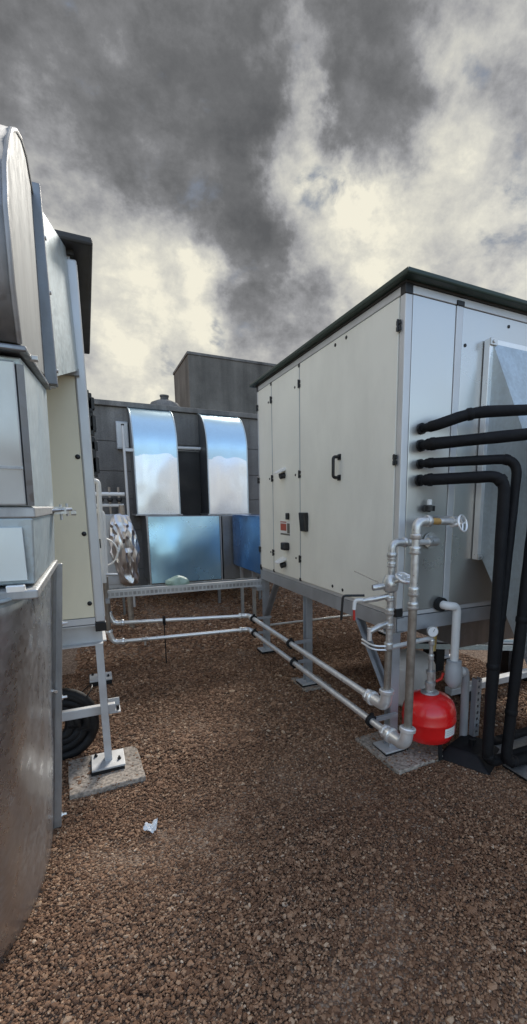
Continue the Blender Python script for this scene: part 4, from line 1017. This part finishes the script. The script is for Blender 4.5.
# ------------------------------------------------------------------ sky and sun
w = bpy.data.worlds.new('World'); scene.world = w; w.use_nodes = True
nt = w.node_tree; L = nt.links.new
bg = nt.nodes['Background']; outw = nt.nodes['World Output']
SUN_AZ, SUN_EL = math.radians(26), math.radians(36)     # azimuth from +Y towards +X
sk = nd(nt, 'ShaderNodeTexSky', sky_type='NISHITA'); sk.sun_disc = False
sk.sun_elevation = SUN_EL; sk.sun_rotation = SUN_AZ
L(sk.outputs[0], bg.inputs['Color']); bg.inputs['Strength'].default_value = .15
tc = nd(nt, 'ShaderNodeTexCoord')
nz = nd(nt, 'ShaderNodeVectorMath', operation='NORMALIZE'); L(tc.outputs['Generated'], nz.inputs[0])
sp = nd(nt, 'ShaderNodeSeparateXYZ'); L(nz.outputs[0], sp.inputs[0])
def mth(op, a, b=None, c=None, clamp=False):
    n = nd(nt, 'ShaderNodeMath', operation=op); n.use_clamp = clamp
    for i, v in enumerate((a, b, c)):
        if v is None: continue
        if isinstance(v, (int, float)): n.inputs[i].default_value = v
        else: L(v, n.inputs[i])
    return n.outputs[0]
def fbm(scale, detail, rough, seed, dist=0., stretch=(1, 1, 1.5)):
    mp = nd(nt, 'ShaderNodeMapping'); mp.inputs['Scale'].default_value = stretch; L(nz.outputs[0], mp.inputs[0])
    n = nd(nt, 'ShaderNodeTexNoise', noise_dimensions='4D'); n.inputs['W'].default_value = seed
    n.inputs['Scale'].default_value = scale; n.inputs['Detail'].default_value = detail; n.inputs['Roughness'].default_value = rough
    n.inputs['Distortion'].default_value = dist
    L(mp.outputs[0], n.inputs['Vector']); return n.outputs['Fac']
# directions are bent a little by noise so that the cloud masses have ragged outlines
wn = nd(nt, 'ShaderNodeTexNoise'); wn.inputs['Scale'].default_value = 6; wn.inputs['Detail'].default_value = 7; wn.inputs['Roughness'].default_value = .6
L(nz.outputs[0], wn.inputs['Vector'])
wv = nd(nt, 'ShaderNodeVectorMath', operation='SUBTRACT'); L(wn.outputs['Color'], wv.inputs[0]); wv.inputs[1].default_value = (.5, .5, .5)
ws = nd(nt, 'ShaderNodeVectorMath', operation='SCALE'); L(wv.outputs[0], ws.inputs[0]); ws.inputs['Scale'].default_value = .28
wa = nd(nt, 'ShaderNodeVectorMath', operation='ADD'); L(ws.outputs[0], wa.inputs[0]); L(nz.outputs[0], wa.inputs[1])
wz = nd(nt, 'ShaderNodeVectorMath', operation='NORMALIZE'); L(wa.outputs[0], wz.inputs[0])
def lobe(d, deg, amp, bent=True):
    d = V(d).normalized()
    n = nd(nt, 'ShaderNodeVectorMath', operation='DOT_PRODUCT'); L((wz if bent else nz).outputs[0], n.inputs[0]); n.inputs[1].default_value = d
    mr = nd(nt, 'ShaderNodeMapRange', interpolation_type='SMOOTHSTEP'); L(n.outputs['Value'], mr.inputs['Value'])
    mr.inputs['From Min'].default_value = math.cos(math.radians(deg)); mr.inputs['From Max'].default_value = 1
    mr.inputs['To Min'].default_value = 0; mr.inputs['To Max'].default_value = amp
    return mr.outputs[0]
LOBES = [
    ((.14, .80, .62), 18, -.20), ((.21, .82, .53), 11, -.17), ((.334, .866, .37), 8, -.04), ((.27, .85, .46), 6, -.10), ((.33, .66, .72), 12, -.08),  # dark mass upper left to centre
    ((.42, .65, .62), 8, -.22), ((.455, .665, .58), 5, -.14),
    ((.305, .70, .64), 4, .24), ((.325, .735, .59), 4, .26), ((.355, .75, .55), 5, .18), ((.385, .775, .49), 6, .24), ((.43, .78, .45), 6, .14), ((.52, .70, .50), 10, .10), ((.40, .79, .46), 3, -.12),         # bright rift
    ((.09, .94, .33), 14, .24), ((.17, .90, .41), 8, .16), ((.0, .88, .47), 9, .12), ((.22, .90, .36), 5, .10),              # bright bank low left
    ((.592, .629, .50), 17, .10), ((.62, .70, .36), 16, .12), ((.50, .75, .43), 8, .12), ((.14, .96, .24), 13, .16),
]
tot = None
for d, deg, amp in LOBES:
    o = lobe(d, deg, amp); tot = o if tot is None else mth('ADD', tot, o)
big = mth('MULTIPLY', mth('SUBTRACT', fbm(5.5, 10, .60, 3.3, .2), .5), .92)
fine = mth('MULTIPLY', mth('SUBTRACT', fbm(12, 10, .66, 8.1, .12, (1, 1, 1.3)), .5), .95)
cl = mth('ADD', mth('ADD', mth('ADD', tot, big), fine), .49)
cr = ramp(nt, cl, [(0, (.038, .039, .041)), (.2, (.053, .054, .056)), (.36, (.074, .075, .078)), (.50, (.116, .117, .121)), (.68, (.178, .177, .170)), (.88, (.246, .240, .212)), (1.0, (.305, .292, .245))])
bgc = nd(nt, 'ShaderNodeBackground'); L(cr.outputs[0], bgc.inputs['Color'])
# unseen sky behind, beside and overhead made brighter, to light the near faces
back = mth('ADD', mth('ADD', lobe((0, -1, .30), 95, .8, False), lobe((-.9, .05, .3), 55, 1.5, False)), mth('ADD', lobe((.95, -.1, .3), 55, .4, False), lobe((0, -.1, 1), 48, 1.5, False)))
L(mth('ADD', back, 1.0), bgc.inputs['Strength'])
# small gaps ahead show a veiled grey blue, the open sky behind is the sky texture
def gapmask(src):
    g = nd(nt, 'ShaderNodeMapRange', interpolation_type='SMOOTHSTEP'); L(src, g.inputs['Value']); g.inputs['From Min'].default_value = .60; g.inputs['From Max'].default_value = .80
    return g.outputs[0]
bgv = nd(nt, 'ShaderNodeBackground'); bgv.inputs['Color'].default_value = (.075, .088, .112, 1); bgv.inputs['Strength'].default_value = 1
gf = mth('ADD', fbm(11, 9, .60, 21.0, .3), mth('ADD', mth('ADD', lobe((.625, .53, .60), 6, .10), lobe((.40, .765, .50), 4, .12)), mth('ADD', lobe((.225, .912, .34), 3, .15), lobe((.66, .62, .42), 7, .12))))
m1 = nd(nt, 'ShaderNodeMixShader'); L(gapmask(gf), m1.inputs[0]); L(bgc.outputs[0], m1.inputs[1]); L(bgv.outputs[0], m1.inputs[2])
gb = mth('ADD', mth('MULTIPLY', fbm(3.5, 8, .55, 5.0, .2), .7), lobe((0, -.70, .71), 74, .85, False))
m2 = nd(nt, 'ShaderNodeMixShader'); L(mth('MULTIPLY', gapmask(gb), .66), m2.inputs[0]); L(m1.outputs[0], m2.inputs[1]); L(bg.outputs[0], m2.inputs[2])
L(m2.outputs[0], outw.inputs['Surface'])

sun = bpy.data.lights.new('sun', 'SUN'); sun.energy = 1.2; sun.angle = math.radians(15); sun.color = (1, .94, .86)
so = bpy.data.objects.new('sun', sun); col.objects.link(so)
sd = V((math.sin(SUN_AZ) * math.cos(SUN_EL), math.cos(SUN_AZ) * math.cos(SUN_EL), math.sin(SUN_EL)))
so.rotation_euler = sd.to_track_quat('Z', 'Y').to_euler(); so.location = (4, 10, 12)

# ------------------------------------------------------------------ camera
cam = bpy.data.cameras.new('camera'); co = bpy.data.objects.new('camera', cam); col.objects.link(co); scene.camera = co
yaw, pit, rol = math.radians(26.551), math.radians(9.679), math.radians(.034)
F = V((math.sin(yaw) * math.cos(pit), math.cos(yaw) * math.cos(pit), -math.sin(pit)))
r_ = V((math.cos(yaw), -math.sin(yaw), 0)); u_ = r_.cross(F)
co.matrix_world = Matrix(((r_.x, u_.x, -F.x, 0), (r_.y, u_.y, -F.y, 0), (r_.z, u_.z, -F.z, 1.6), (0, 0, 0, 1)))
cam.sensor_fit = 'VERTICAL'; cam.sensor_height = 24; cam.lens = 453.43 / 1024 * 24
cam.shift_x = (263.5 - 315.66) / 1024; cam.shift_y = (584.14 - 512) / 1024
cam.clip_start = .05; cam.clip_end = 1000

scene.view_settings.view_transform = 'Standard'; scene.view_settings.look = 'None'
scene.view_settings.exposure = 1.55; scene.view_settings.gamma = 1
scene.cycles.max_bounces = 6; scene.cycles.use_denoising = True
